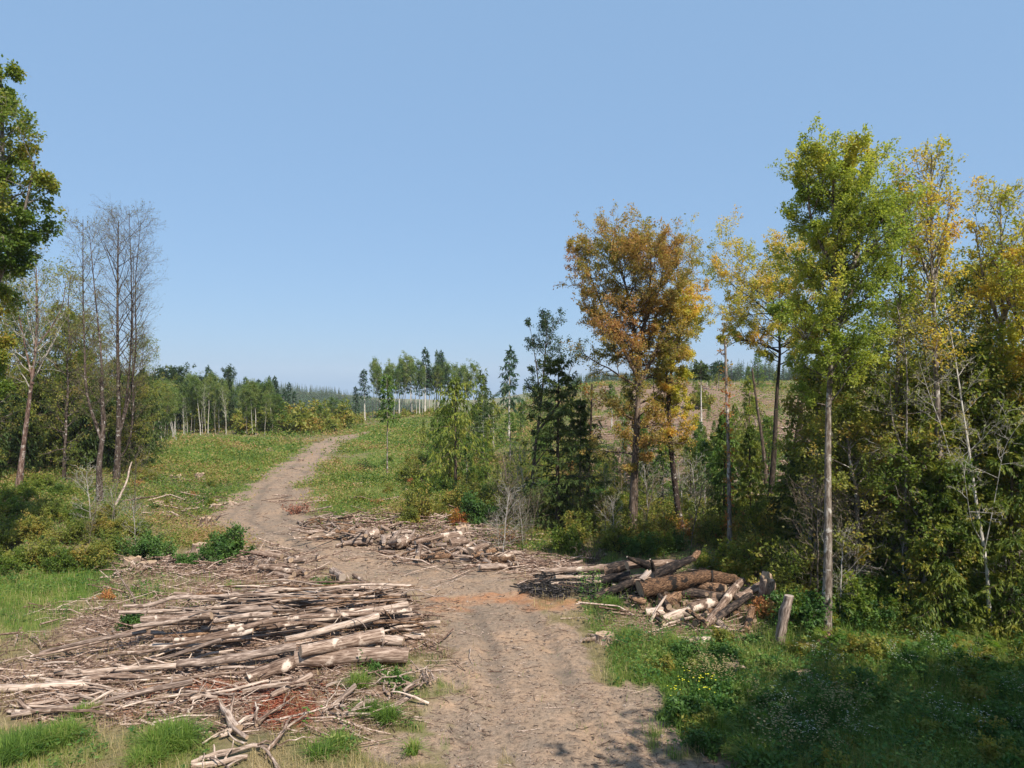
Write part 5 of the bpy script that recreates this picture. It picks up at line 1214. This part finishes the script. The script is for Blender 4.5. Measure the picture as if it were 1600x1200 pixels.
put('shrub', bush_meshes(1206, .32, .5, 'lf_shrub', stems=12, k2=5, k3=4, m=6, leaf=.08), 586, 1056, 'small green bush left of the dark one by the thick front log', 'shrub')
put('shrub', bush_meshes(1207, .6, .65, 'lf_shrub', stems=16, k2=6, k3=4, m=6, leaf=.09), 204, 978, 'low leafy bush growing through the left end of the long pile', 'shrub')
put('shrub', bush_meshes(1208, 1.9, 1.9, 'lf_shrub', 'bark_dark', stems=26, k2=7, k3=5, m=6, leaf=.14), 742, 818, 'dark shaded shrub below the drooping cedar', 'shrub')
put('shrub', bush_meshes(1209, .8, .9, 'sumac', stems=14, k2=5, k3=4, m=6, leaf=.2, aspect=.3), 990, 852, 'red and yellow leaved shrub at the foot of the tall orange maple', 'shrub')
put('shrub', bush_meshes(1210, .75, .9, 'rusty_leaf', stems=14, k2=5, k3=3, m=5, leaf=.09), 1192, 962, 'rust brown withered shrub beside the upright broken stump', 'shrub')
put('shrub', bush_meshes(1211, .35, .45, 'rusty_leaf', stems=10, k2=5, k3=3, m=5, leaf=.08), 166, 936, 'small rusty dead shrub in the bright grass', 'shrub')
put('shrub', bush_meshes(1212, 1.4, .75, 'slash_red', stems=20, k2=6, k3=3, m=2, leaf=.1), 465, 802, 'heap of reddish dead brush on the right shoulder of the track', 'brush')
put('shrub', bush_meshes(1213, 1.4, 1.0, 'twig_dead', stems=24, k2=6, k3=4, m=1, leaf=.05), 925, 880, 'bare brown twig heap behind the long pale brown log', 'brush')
put('shrub', bush_meshes(1214, .7, 1.6, 'rusty_leaf', stems=14, k2=5, k3=3, m=2, leaf=.1), 788, 848, 'withered brown sapling clump at the right end of the billet row', 'shrub')
yb = [bush_meshes(1220 + k, 1.6, 1.7, lm, stems=24, k2=7, k3=5, m=6, leaf=.115) for k, lm in enumerate(['lf_olive', 'lf_bramble', 'lf_green'])]
for i, (u, v, s, k) in enumerate([(25, 892, .9, 2), (60, 885, .95, 0), (100, 890, .9, 2), (140, 888, .95, 1), (170, 870, .9, 0), (15, 850, 1., 0), (55, 840, 1., 1), (110, 850, .9, 0), (150, 838, .9, 1), (190, 838, .8, 0), (10, 812, 1.1, 2), (70, 815, 1., 0), (120, 815, .9, 2), (30, 785, 1.1, 2), (-30, 870, 1.2, 0), (-25, 820, 1.3, 2),
                                  (215, 835, .7, 2), (165, 812, .8, 1), (95, 780, .9, 2), (205, 742, .9, 1), (228, 752, .8, 0), (65, 765, 1., 2)]):
    put('leafy_bush', yb[k], u, v, ['olive bush in the bramble bank on the left', 'yellowing bush in the bramble bank on the left', 'green bush in the bramble bank on the left'][k], 'shrub', s * .82, ['olive', 'yellowing', 'green'][k] + ' bushes of the left bramble bank', rg.uniform(0, 6))
# the thicket along the edge of the wood, from the billet row to the right border
ub = [bush_meshes(1240 + k, r, h, lm, 'bark_dark', stems=20, k2=7, k3=5, m=m, leaf=lf) for k, (r, h, lm, m, lf) in enumerate([(1.3, 2.0, 'lf_olive', 5, .12), (1.2, 1.8, 'lf_green', 5, .12), (1.3, 2.2, 'lf_autumn', 4, .12), (1.4, 1.6, 'lf_shrub', 5, .12), (1.2, 2.2, 'lf_bramble', 4, .12)])]
nmz = ['olive', 'green', 'russet', 'dark green', 'yellowish']
for i in range(120):
    u = rg.uniform(740, 1260); v = rg.uniform(790, 872) if u > 850 else rg.uniform(800, 862)
    if u > 1100: v += rg.uniform(0, 40)
    if u < 880: v = rg.uniform(782, 818)
    k = int(rg.choice(5, p=[.40, .24, .05, .09, .22]))
    put('shrub', ub[k], u, v, f'{nmz[k]} bush in the thicket along the edge of the wood', 'shrub', rg.uniform(.6, 1.05), f'{nmz[k]} bushes of the forest edge thicket', rg.uniform(0, 6))
for i in range(150):
    u = rg.uniform(640, 1010); v = rg.uniform(715, 825); k = int(rg.choice(5, p=[.45, .24, .03, .06, .22]))
    put('leafy_bush', ub[k], u, v, f'{nmz[k]} bush on the brushy slope behind the thicket', 'shrub', rg.uniform(.3, 1.1), f'{nmz[k]} bushes of the brushy slope', rg.uniform(0, 6))  # the thicket's shrub meshes reused; plain bushes rather than brambles
for i in range(58):
    u = rg.uniform(1240, 1640); v = rg.uniform(900, 985); k = int(rg.choice([0, 1, 3], p=[.35, .33, .32]))
    put('shrub', ub[k], u, v, f'{nmz[k]} bush in the shaded floor of the right-hand wood', 'shrub', rg.uniform(.45, 1.35), f'{nmz[k]} bushes under the right-hand wood', rg.uniform(0, 6))
wb = [bush_meshes(1260 + k, .55, .7, lm, 'lf_shrub', stems=16, k2=6, k3=4, m=5, leaf=.075) for k, lm in enumerate(['weed', 'lf_shrub', 'lf_olive'])]
for i in range(70):
    u = rg.uniform(1000, 1640); v0 = max(1000, 1190 - (u - 1000) * 1.2); v = rg.uniform(1000, 1230)
    if u < 1000 + (v - 1000) * .55: u += 180
    k = i % 3
    put('weed_clump', wb[k], u, v, ['fresh green weed clump on the right verge', 'dark green weed clump on the right verge', 'olive weed clump on the right verge'][k], 'weed', rg.uniform(.6, 1.3), ['fresh', 'dark', 'olive'][k] + ' weed clumps on the right verge', rg.uniform(0, 6))
fm = [fern_mesh(1280 + k, r=.75, n=12) for k in range(4)]
for i in range(60):
    if i < 40: u = rg.uniform(1240, 1640); v = rg.uniform(960, 1030)
    elif i < 46: u = rg.uniform(1200, 1640); v = rg.uniform(1040, 1150)
    else: u = rg.uniform(880, 1080); v = rg.uniform(800, 850)
    g = G(u, v); o = obj('fern', fm[i % 4], None, g); o.rotation_euler = (0, 0, rg.uniform(0, 6)); s = rg.uniform(.45, .85); o.scale = (s, s, s)
    tag(o, ['bracken fern on the floor of the right-hand wood', 'bracken fern in the shaded right verge', 'bracken fern at the foot of the autumn maple'][0 if i < 40 else (1 if i < 46 else 2)], 'fern', ['ferns under the wood', 'ferns in the right verge', 'ferns under the maple'][0 if i < 40 else (1 if i < 46 else 2)])
for i, (u, v, r, h, n, lab) in enumerate([(35, 1180, .75, .55, 1500, 'large grass tussock in the bottom left corner'), (95, 1160, .55, .5, 900, 'grass tussock right of the corner one at the bottom left'), (130, 1120, .4, .35, 500, 'short grass tuft above the bottom left tussocks'), (265, 1170, .75, .6, 1700, 'big rounded grass tussock left of the bleached roots'),
                                          (230, 1195, .5, .45, 800, 'grass tussock at the bottom edge before the big rounded one'), (606, 1130, .3, .5, 420, 'upright grass tuft at the track edge below the dark bush'), (645, 1178, .18, .38, 180, 'small upright grass tuft alone near the bottom edge of the track'),
                                          (530, 1170, .4, .4, 500, 'grass tuft in the bare soil left of the track'), (500, 1185, .35, .4, 400, 'grass tuft at the bottom edge left of the track'), (575, 1115, .35, .4, 450, 'grass tuft right of the red litter'), (560, 1075, .35, .45, 400, 'grass tuft under the thick front log'),
                                          (1050, 1010, .5, .4, 700, 'bright grass tuft before the flat-lying log'), (985, 1000, .5, .4, 700, 'bright grass tuft at the right track edge'), (955, 950, .45, .45, 600, 'sunlit grass tuft before the massive butt log'), (1115, 1150, .4, .55, 500, 'tall grass tuft at the shaded verge edge'), (1180, 1195, .5, .6, 700, 'tall sunlit grass tuft at the bottom edge right of the track')]):
    g = G(u, v); o = obj('grass_tussock', tussock_mesh(1300 + i, r, h, n), None, g); tag(o, lab, 'grass tuft')


for i in range(60):
    u = rg.uniform(235, 650); v = rg.uniform(690, 800); k = int(rg.choice(5, p=[.3, .3, .05, .3, .05]))
    q_, s_, d_ = road_rel(*[np.array([t]) for t in G(u, v)[:2]])
    if q_[0] < 1.3: continue
    put('shrub', ub[k], u, v, f'small {nmz[k]} bush on the meadow beside the upper track', 'shrub', rg.uniform(.16, .45), f'small {nmz[k]} bushes of the meadow', rg.uniform(0, 6))
bare = [std_tree(1295 + k, 3.2, 1.0, base=.15, lm='lf_sparse', bark=['twig_pale', 'twig_dead'][k], tr=.022, n1=22, k2=5, k3=3, leaf=.07, m=.5, elev=(10, 60), l1rad=.08, trunk_sides=5) for k in range(2)]
for i in range(48):
    u, v = (rg.uniform(780, 1100), rg.uniform(800, 872)) if i < 26 else ((rg.uniform(1240, 1620), rg.uniform(930, 990)) if i < 42 else (rg.uniform(0, 235), rg.uniform(760, 880)))
    put('dead_sapling', bare[i % 2], u, v, [['pale', 'brown'][i % 2] + ' leafless sapling ' + t for t in ('standing in the thicket under the maples', 'at the front of the right-hand wood', 'in the bramble bank on the left')][0 if i < 26 else (1 if i < 42 else 2)], 'sapling', rg.uniform(.6, 1.35),
        ['pale', 'brown'][i % 2] + [' saplings of the thicket', ' saplings of the right-hand wood', ' saplings of the bramble bank'][0 if i < 26 else (1 if i < 42 else 2)], rg.uniform(0, 6))
rb_ = bush_meshes(1290, 1.2, .8, 'rusty_leaf', 'twig_dead', stems=18, k2=6, k3=4, m=2, leaf=.09)
for i, (u, v, s) in enumerate([(590, 790, .8), (640, 800, .9), (670, 755, .7), (250, 735, .8), (300, 775, .6), (735, 790, .8), (215, 760, .8), (780, 775, .7), (560, 735, .5), (390, 735, .5)]):
    put('brush', rb_, u, v, 'patch of brown dead brush among the green of the clearing', 'brush', s, 'dead brush of the clearing', i * 1.1)


def flower_plant(seed, h, n, mat, heads, hs):
    rng = RNG(seed); az = rng.uniform(0, 6.28, n); s = np.linspace(0, 1, 4)[None, :, None]
    D = np.stack([np.cos(az) * .3, np.sin(az) * .3, np.ones(n)], 1)[:, None] * (h * rng.uniform(.7, 1.1, n))[:, None, None]
    Q = np.stack([rng.normal(size=n) * .12, rng.normal(size=n) * .12, np.full(n, -.03)], 1)[:, None] + D * s + rng.normal(size=(n, 4, 3)) * .03 * s
    a = f = MB(); V, Fc = tubes(Q, np.full((n, 4), .006), 3); a.add(V, Fc, 0, True)
    V, Fc = leaves_on(Q, 7, rng, .09, aspect=.3, droop=.1); a.add(V, Fc, 1)
    T = Q[:, -1]
    c = (T[:, None] + rng.normal(size=(n, heads, 3)) * np.array([.09, .09, .05]))
    pet = 5; cc = np.repeat(c.reshape(-1, 3), pet, 0); pa = np.tile(np.arange(pet) * 2 * np.pi / pet, n * heads) + np.repeat(rng.uniform(0, 6, n * heads), pet)
    V, Fc = kites(cc, np.stack([np.cos(pa), np.sin(pa), np.full(len(pa), .35)], 1), np.tile([0, 0, 1.], (len(pa), 1)), hs, hs * .7); f.add(V, Fc, 2)
    return a.mesh('flower', [M['lf_shrub'], M['weed'], M[mat]])


def plant1(name, me, u, v, label, cat, s, group):
    o = obj(name, me, None, G(u, v)); o.rotation_euler = (0, 0, rg.uniform(0, 6)); o.scale = (s, s, s)
    return tag(o, label, cat, group)


fy = flower_plant(1351, .7, 4, 'flower_yellow', 2, .03); fw = flower_plant(1352, .95, 9, 'flower_white', 4, .020); fd = flower_plant(1353, 1.0, 9, 'dry', 5, .03)
for i, (u, v) in enumerate([(1070, 1100), (1085, 1095), (1100, 1090), (1078, 1085), (1060, 1112), (1095, 1108), (1330, 1115), (1325, 1102), (1345, 1095)]):
    plant1('flower', fy, u, v, 'yellow-flowered weed in the clump at the shaded verge edge' if i < 6 else 'yellow-flowered weed alone deeper in the shaded verge', 'flower', rg.uniform(.8, 1.1), 'yellow flowers at the verge edge' if i < 6 else 'yellow flowers deep in the verge')
for i in range(26):
    u, v = rg.uniform(1180, 1620), rg.uniform(1030, 1180)
    plant1('flower', fw, u, v, 'white-flowered weed in the shaded right verge', 'flower', rg.uniform(.6, 1.1), 'white flowers in the right verge')
for i in range(26):
    u, v = (rg.uniform(1180, 1340), rg.uniform(1110, 1210)) if i < 16 else (rg.uniform(1085, 1135), rg.uniform(1050, 1100))
    plant1('flower', fd, u, v, 'dry straw-coloured seed head in the right verge', 'weed', rg.uniform(.7, 1.1), 'dry seed heads in the right verge')


# ------------------------------------------------------------------ what no one could count
def scatter(n, rng, v0=615, v1=1260, u0=-260, u1=1860):
    v = rng.uniform(v0, v1, n); u = rng.uniform(u0, u1, n)
    y = CAM * F / (v - 600); x = (u - 800) / F * y
    return x, y


def stuff(name, b, mats, label, cat):
    return tag(obj(name, b.mesh(name, [M[m] for m in mats])), label, cat, kind='stuff')


def ground_cover():
    rng = RNG(900)
    # grass on the green ground
    b = MB()
    x, y = scatter(330000, rng, 640); mk = masks(x, y)
    p = np.clip(mk['green'] * 1.2 - .15, 0, 1) * (1 - .97 * mk['road']) * (1 - .75 * mk['slash'])
    p = np.maximum(p, .035 * (mk['q'] > .25) * (fbm(x / 1.1, y / 1.1, 2, 63) > .52)) * (.35 + 1.1 * fbm(x / .7, y / .7, 2, 61))
    k = rng.random(len(x)) < p; x, y = x[k], y[k]
    lod = np.clip(y / 24, .8, 3.2)
    h = (.20 + .22 * fbm(x / 2.0, y / 2.0, 2, 62) + .22 * ((mk['side'][k] > 0) & (x > 3) & (y < 26)) * fbm(x / .9, y / .9, 2, 65)) * rng.uniform(.5, 1.3, len(x)) * np.clip(mk['green'][k] + .35, .4, 1) * (1 + .22 * (lod - 1))
    V, Fc = blades(np.stack([x, y, H(x, y) - .03], 1), h, .013 * lod, rng, lean=.55); b.add(V, Fc, 0)
    stuff('grass', b, ['grass'], 'green grass growing over the verges and clearing', 'grass')
    # dry straw between
    b = MB(); x, y = scatter(130000, rng, 640); mk = masks(x, y)
    p = (1 - mk['road']) * (1 - .35 * mk['green']) * (1 - .5 * mk['slash']) * .75 * (fbm(x / 1.5, y / 1.5, 2, 64) > .36)
    k = rng.random(len(x)) < p; x, y = x[k], y[k]; lod = np.clip(y / 24, .8, 3.4)
    V, Fc = blades(np.stack([x, y, H(x, y) - .03], 1), .30 * rng.uniform(.5, 1.3, len(x)) * (1 + .15 * (lod - 1)), .011 * lod, rng, lean=.8); b.add(V, Fc, 0)
    stuff('dry_grass', b, ['dry'], 'straw-coloured dry grass among the green', 'grass')
    # low leafy cover in the middle distance and on the clearcut
    b = MB(); x, y = scatter(110000, rng, 606, 860); u = img_u(x, y); mk = masks(x, y)
    y2 = y.copy(); far = (H(x, y) > 2)
    p = (1 - mk['road']) * (1 - .93 * mk['slash']) * np.where(y < 30, 0, 1) * (.12 + .9 * ss((fbm(x / 4, y / 4, 3, 66) - .34) / .25))
    k = (rng.random(len(x)) < p) & (y < 330); x, y = x[k], y[k]
    m = 10; n = len(x); lod = np.clip(y / 38, .85, 5.)
    hh = .38 * rng.uniform(.3, 1.25, n) * np.clip(lod, .8, 2.0)
    c = np.stack([x, y, H(x, y)], 1)[:, None] + rng.normal(size=(n, m, 3)) * (np.array([.35, .35, 0]) * lod[:, None, None]) + np.array([0, 0, 1.]) * (hh[:, None] * rng.uniform(0, 1, (n, m)))[..., None]
    d = rng.normal(size=(n, m, 3)) * np.array([1, 1, .5]) + np.array([0, 0, .35]); nr = rng.normal(size=(n, m, 3)) * .6 + np.array([0, 0, 1.])
    l = .115 * lod[:, None] * rng.uniform(.6, 1.4, (n, m))
    V, Fc = kites(c, d, nr, l.reshape(-1), l.reshape(-1) * .55); b.add(V, Fc, 0)
    stuff('undergrowth', b, ['cover'], 'low mixed undergrowth of the clearing and the clearcut slope', 'undergrowth')
    # leafy weeds near the camera on the right and the brushy edges
    b = MB(); x, y = scatter(42000, rng, 800, 1260); mk = masks(x, y); u = img_u(x, y)
    right = (mk['side'] > 0) & (mk['q'] > 1.03) & (u > 900)
    leftb = (u < 260) & (y > 27)
    p = np.where(right, .5, np.where(leftb, .6, .06 * (mk['green'] > .3))) * (1 - mk['road']) * (1 - .8 * mk['slash']) * (.3 + 1.1 * ss((fbm(x / 1.3, y / 1.3, 2, 68) - .3) / .3))
    k = rng.random(len(x)) < p; x, y = x[k], y[k]; n = len(x); m = 12
    hh = .5 * rng.uniform(.2, 1.2, n) * (.5 + fbm(x / 1.6, y / 1.6, 2, 69))
    t = rng.uniform(0, 1, (n, m)); c = np.stack([x, y, H(x, y)], 1)[:, None] + np.array([0, 0, 1.]) * (hh[:, None] * t)[..., None] + rng.normal(size=(n, m, 3)) * np.array([.07, .07, .02])
    az = rng.uniform(0, 6.28, (n, m)); d = np.stack([np.cos(az), np.sin(az), rng.uniform(-.3, .6, (n, m))], -1); nr = rng.normal(size=(n, m, 3)) * .4 + np.array([0, 0, 1.])
    l = .105 * rng.uniform(.6, 1.3, (n, m)); V, Fc = kites(c, d, nr, l.reshape(-1), l.reshape(-1) * .5); b.add(V, Fc, 0)
    stuff('weeds', b, ['weed'], 'leafy green weeds of the shaded verge and the brush', 'weeds')

    # slash: sticks, splinters and chips
    def sticks(n, v0, v1, thr, Lr, rr, zmx, seedf, key='slash', inv=False):
        x, y = scatter(n, rng, v0, v1); mk = masks(x, y)
        p = mk[key] * (1 if key != 'slash' else 1 - .8 * mk['red']) if not inv else (mk['road'] * ss((fbm(x / 1.8, y / 1.8, 3, 80 + seedf) - .40) / .22))
        k = rng.random(n) < p * thr; x, y = x[k], y[k]; n = len(x)
        L = rng.uniform(*Lr, n) * np.clip(y / 26, .8, 2.); r = rng.uniform(*rr, n) * np.clip(y / 26, .8, 1.8); a = np.where(rng.random(n) < .55, rng.normal(size=n) * .35, rng.uniform(0, 6.28, n))
        s = np.array([-.5, 0, .5])[None, :, None]; D = np.stack([np.cos(a), np.sin(a), rng.normal(size=n) * .16], 1)[:, None]
        c = np.stack([x, y, H(x, y) + r + zmx * rng.random(n) ** 2], 1)[:, None]
        P = c + D * L[:, None, None] * s; P[:, 1] += rng.normal(size=(n, 3)) * (L * .06)[:, None]
        gl = np.stack([H(P[:, i, 0], P[:, i, 1]) for i in range(3)], 1) + r[:, None] * .6
        P[:, :, 2] = np.maximum(P[:, :, 2], gl)
        return tubes(P, r[:, None] * np.array([1, .85, .5])[None], 4)
    b = MB()
    for a in [(16000, 780, 1230, .9, (.25, 1.3), (.006, .022), .16, 1), (3000, 780, 1230, .9, (.6, 2.4), (.015, .04), .25, 2), (14000, 800, 1230, .9, (.06, .3), (.006, .02), .06, 3), (24000, 640, 790, .9, (.3, 1.1), (.010, .032), .35, 4), (9000, 795, 900, .9, (.3, 1.3), (.010, .030), .30, 9)]:
        V, Fc = sticks(*a); b.add(V, Fc, 0)
    V, Fc = sticks(42000, 690, 1240, .8, (.03, .2), (.004, .013), .01, 5, 'road', True); b.add(V, Fc, 0)
    V, Fc = sticks(2200, 690, 1240, .6, (.2, .9), (.005, .014), .02, 6, 'road', True); b.add(V, Fc, 0)
    stuff('slash', b, ['slash_wood'], 'litter of broken twigs, splinters and chips left by the logging', 'slash')
    b = MB(); V, Fc = sticks(26000, 1060, 1160, .9, (.06, .4), (.005, .016), .08, 7, 'red'); b.add(V, Fc, 0)
    V, Fc = sticks(9000, 1040, 1130, .35, (.06, .35), (.005, .014), .06, 7, 'rust'); b.add(V, Fc, 0)
    stuff('rotten_wood', b, ['slash_red'], 'crumbled red rotten wood below the long pile', 'litter')
    b = MB(); V, Fc = sticks(15000, 690, 1250, .7, (.03, .3), (.004, .016), .012, 11, 'road', True); b.add(V, Fc, 0)
    stuff('bark_litter', b, ['bark_litter'], 'dark bits of bark and soil crumbs strewn over the track', 'litter')
    b = MB(); V, Fc = sticks(34000, 880, 975, .9, (.08, .7), (.008, .035), .14, 8, 'char'); b.add(V, Fc, 0)
    stuff('charcoal', b, ['char_wood'], 'black charcoal bits of the old fire left of the heap', 'charcoal')
    # clods and pebbles on the track
    b = MB(); x, y = scatter(60000, rng, 690, 1250); mk = masks(x, y)
    k = rng.random(len(x)) < mk['road'] * (.15 + 1.0 * ss((fbm(x / 1.4, y / 1.4, 2, 71) - .42) / .2)); x, y = x[k], y[k]; n = len(x)
    oc = np.array([[1, 0, 0], [0, 1, 0], [-1, 0, 0], [0, -1, 0], [0, 0, 1], [0, 0, -1.]]); f = np.array([[0, 1, 4], [1, 2, 4], [2, 3, 4], [3, 0, 4], [1, 0, 5], [2, 1, 5], [3, 2, 5], [0, 3, 5]])
    s = (.006 + .045 * rng.random(n) ** 6) * np.clip(y / 22, .8, 2.2)
    V = np.stack([x, y, H(x, y) + s * .2], 1)[:, None] + oc[None] * s[:, None, None] * rng.uniform(.55, 1.4, (n, 6, 3)) * np.array([1.2, 1.2, .7]) + rng.normal(size=(n, 6, 3)) * s[:, None, None] * .25
    b.add(V.reshape(-1, 3), (np.arange(n)[:, None, None] * 6 + f[None]).reshape(-1, 3), 0)
    stuff('pebbles', b, ['clod'], 'small clods and pebbles on the dirt track', 'pebbles')


ground_cover()

# ------------------------------------------------------------------ air, light, camera
HZ = obj('haze', MB().add(np.array([[x, y, z] for z in (-45, 48) for y in (-1750, 1750) for x in (-1750, 1750)], float), np.array([[0, 2, 3, 1], [4, 5, 7, 6], [0, 1, 5, 4], [2, 6, 7, 3], [0, 4, 6, 2], [1, 3, 7, 5]])).mesh('haze', []))
hm, nt, out = new_mat('haze_air')
pv = N(nt, 'ShaderNodeVolumePrincipled', Density=.00016, Anisotropy=.0); pv.inputs['Color'].default_value = (.97, .98, 1, 1)
nt.links.new(pv.outputs[0], out.inputs['Volume']); HZ.data.materials.append(hm)
tag(HZ, 'thin blue summer haze', 'haze', kind='stuff')

SUN_EL, SUN_AZ = rad(49), math.atan2(.54, -.84)   # the sun stands behind the camera's right shoulder
D = Vector((math.sin(SUN_AZ) * math.cos(SUN_EL), math.cos(SUN_AZ) * math.cos(SUN_EL), math.sin(SUN_EL)))
sl = bpy.data.lights.new('sun', 'SUN'); sl.energy = 4.8; sl.angle = rad(.5); sl.color = (1, .93, .82)
so = bpy.data.objects.new('sun', sl); COL.objects.link(so); so.rotation_euler = D.to_track_quat('Z', 'Y').to_euler()
w = bpy.data.worlds.new('World'); S.world = w; w.use_nodes = True
nt = w.node_tree; bg = nt.nodes['Background']
sky = nt.nodes.new('ShaderNodeTexSky'); sky.sky_type = 'NISHITA'; sky.sun_disc = False; sky.sun_elevation = SUN_EL; sky.sun_rotation = SUN_AZ
sky.altitude = 0; sky.air_density = 1.0; sky.dust_density = .8; sky.ozone_density = 2.0
# smoke veil of a dry summer: evens the sky out to a pale blue
bg_c = mix(nt, .77, sky.outputs[0], (2.02, 3.34, 5.25)); nt.links.new(bg_c, bg.inputs[0]); bg.inputs[1].default_value = .10

cam = bpy.data.cameras.new('camera'); co = bpy.data.objects.new('camera', cam); COL.objects.link(co)
co.location = (0, 0, CAM); co.rotation_euler = (rad(90), 0, 0)
cam.sensor_width = 36; cam.lens = 36 * F / 1600; cam.clip_end = 6000; cam.clip_start = .1
S.camera = co
S.view_settings.view_transform = 'Standard'; S.view_settings.look = 'None'; S.view_settings.exposure = .6; S.view_settings.gamma = 1
c = S.cycles
c.max_bounces = 6; c.diffuse_bounces = 4; c.glossy_bounces = 2; c.transmission_bounces = 4; c.volume_bounces = 0; c.transparent_max_bounces = 8
c.caustics_reflective = False; c.caustics_refractive = False
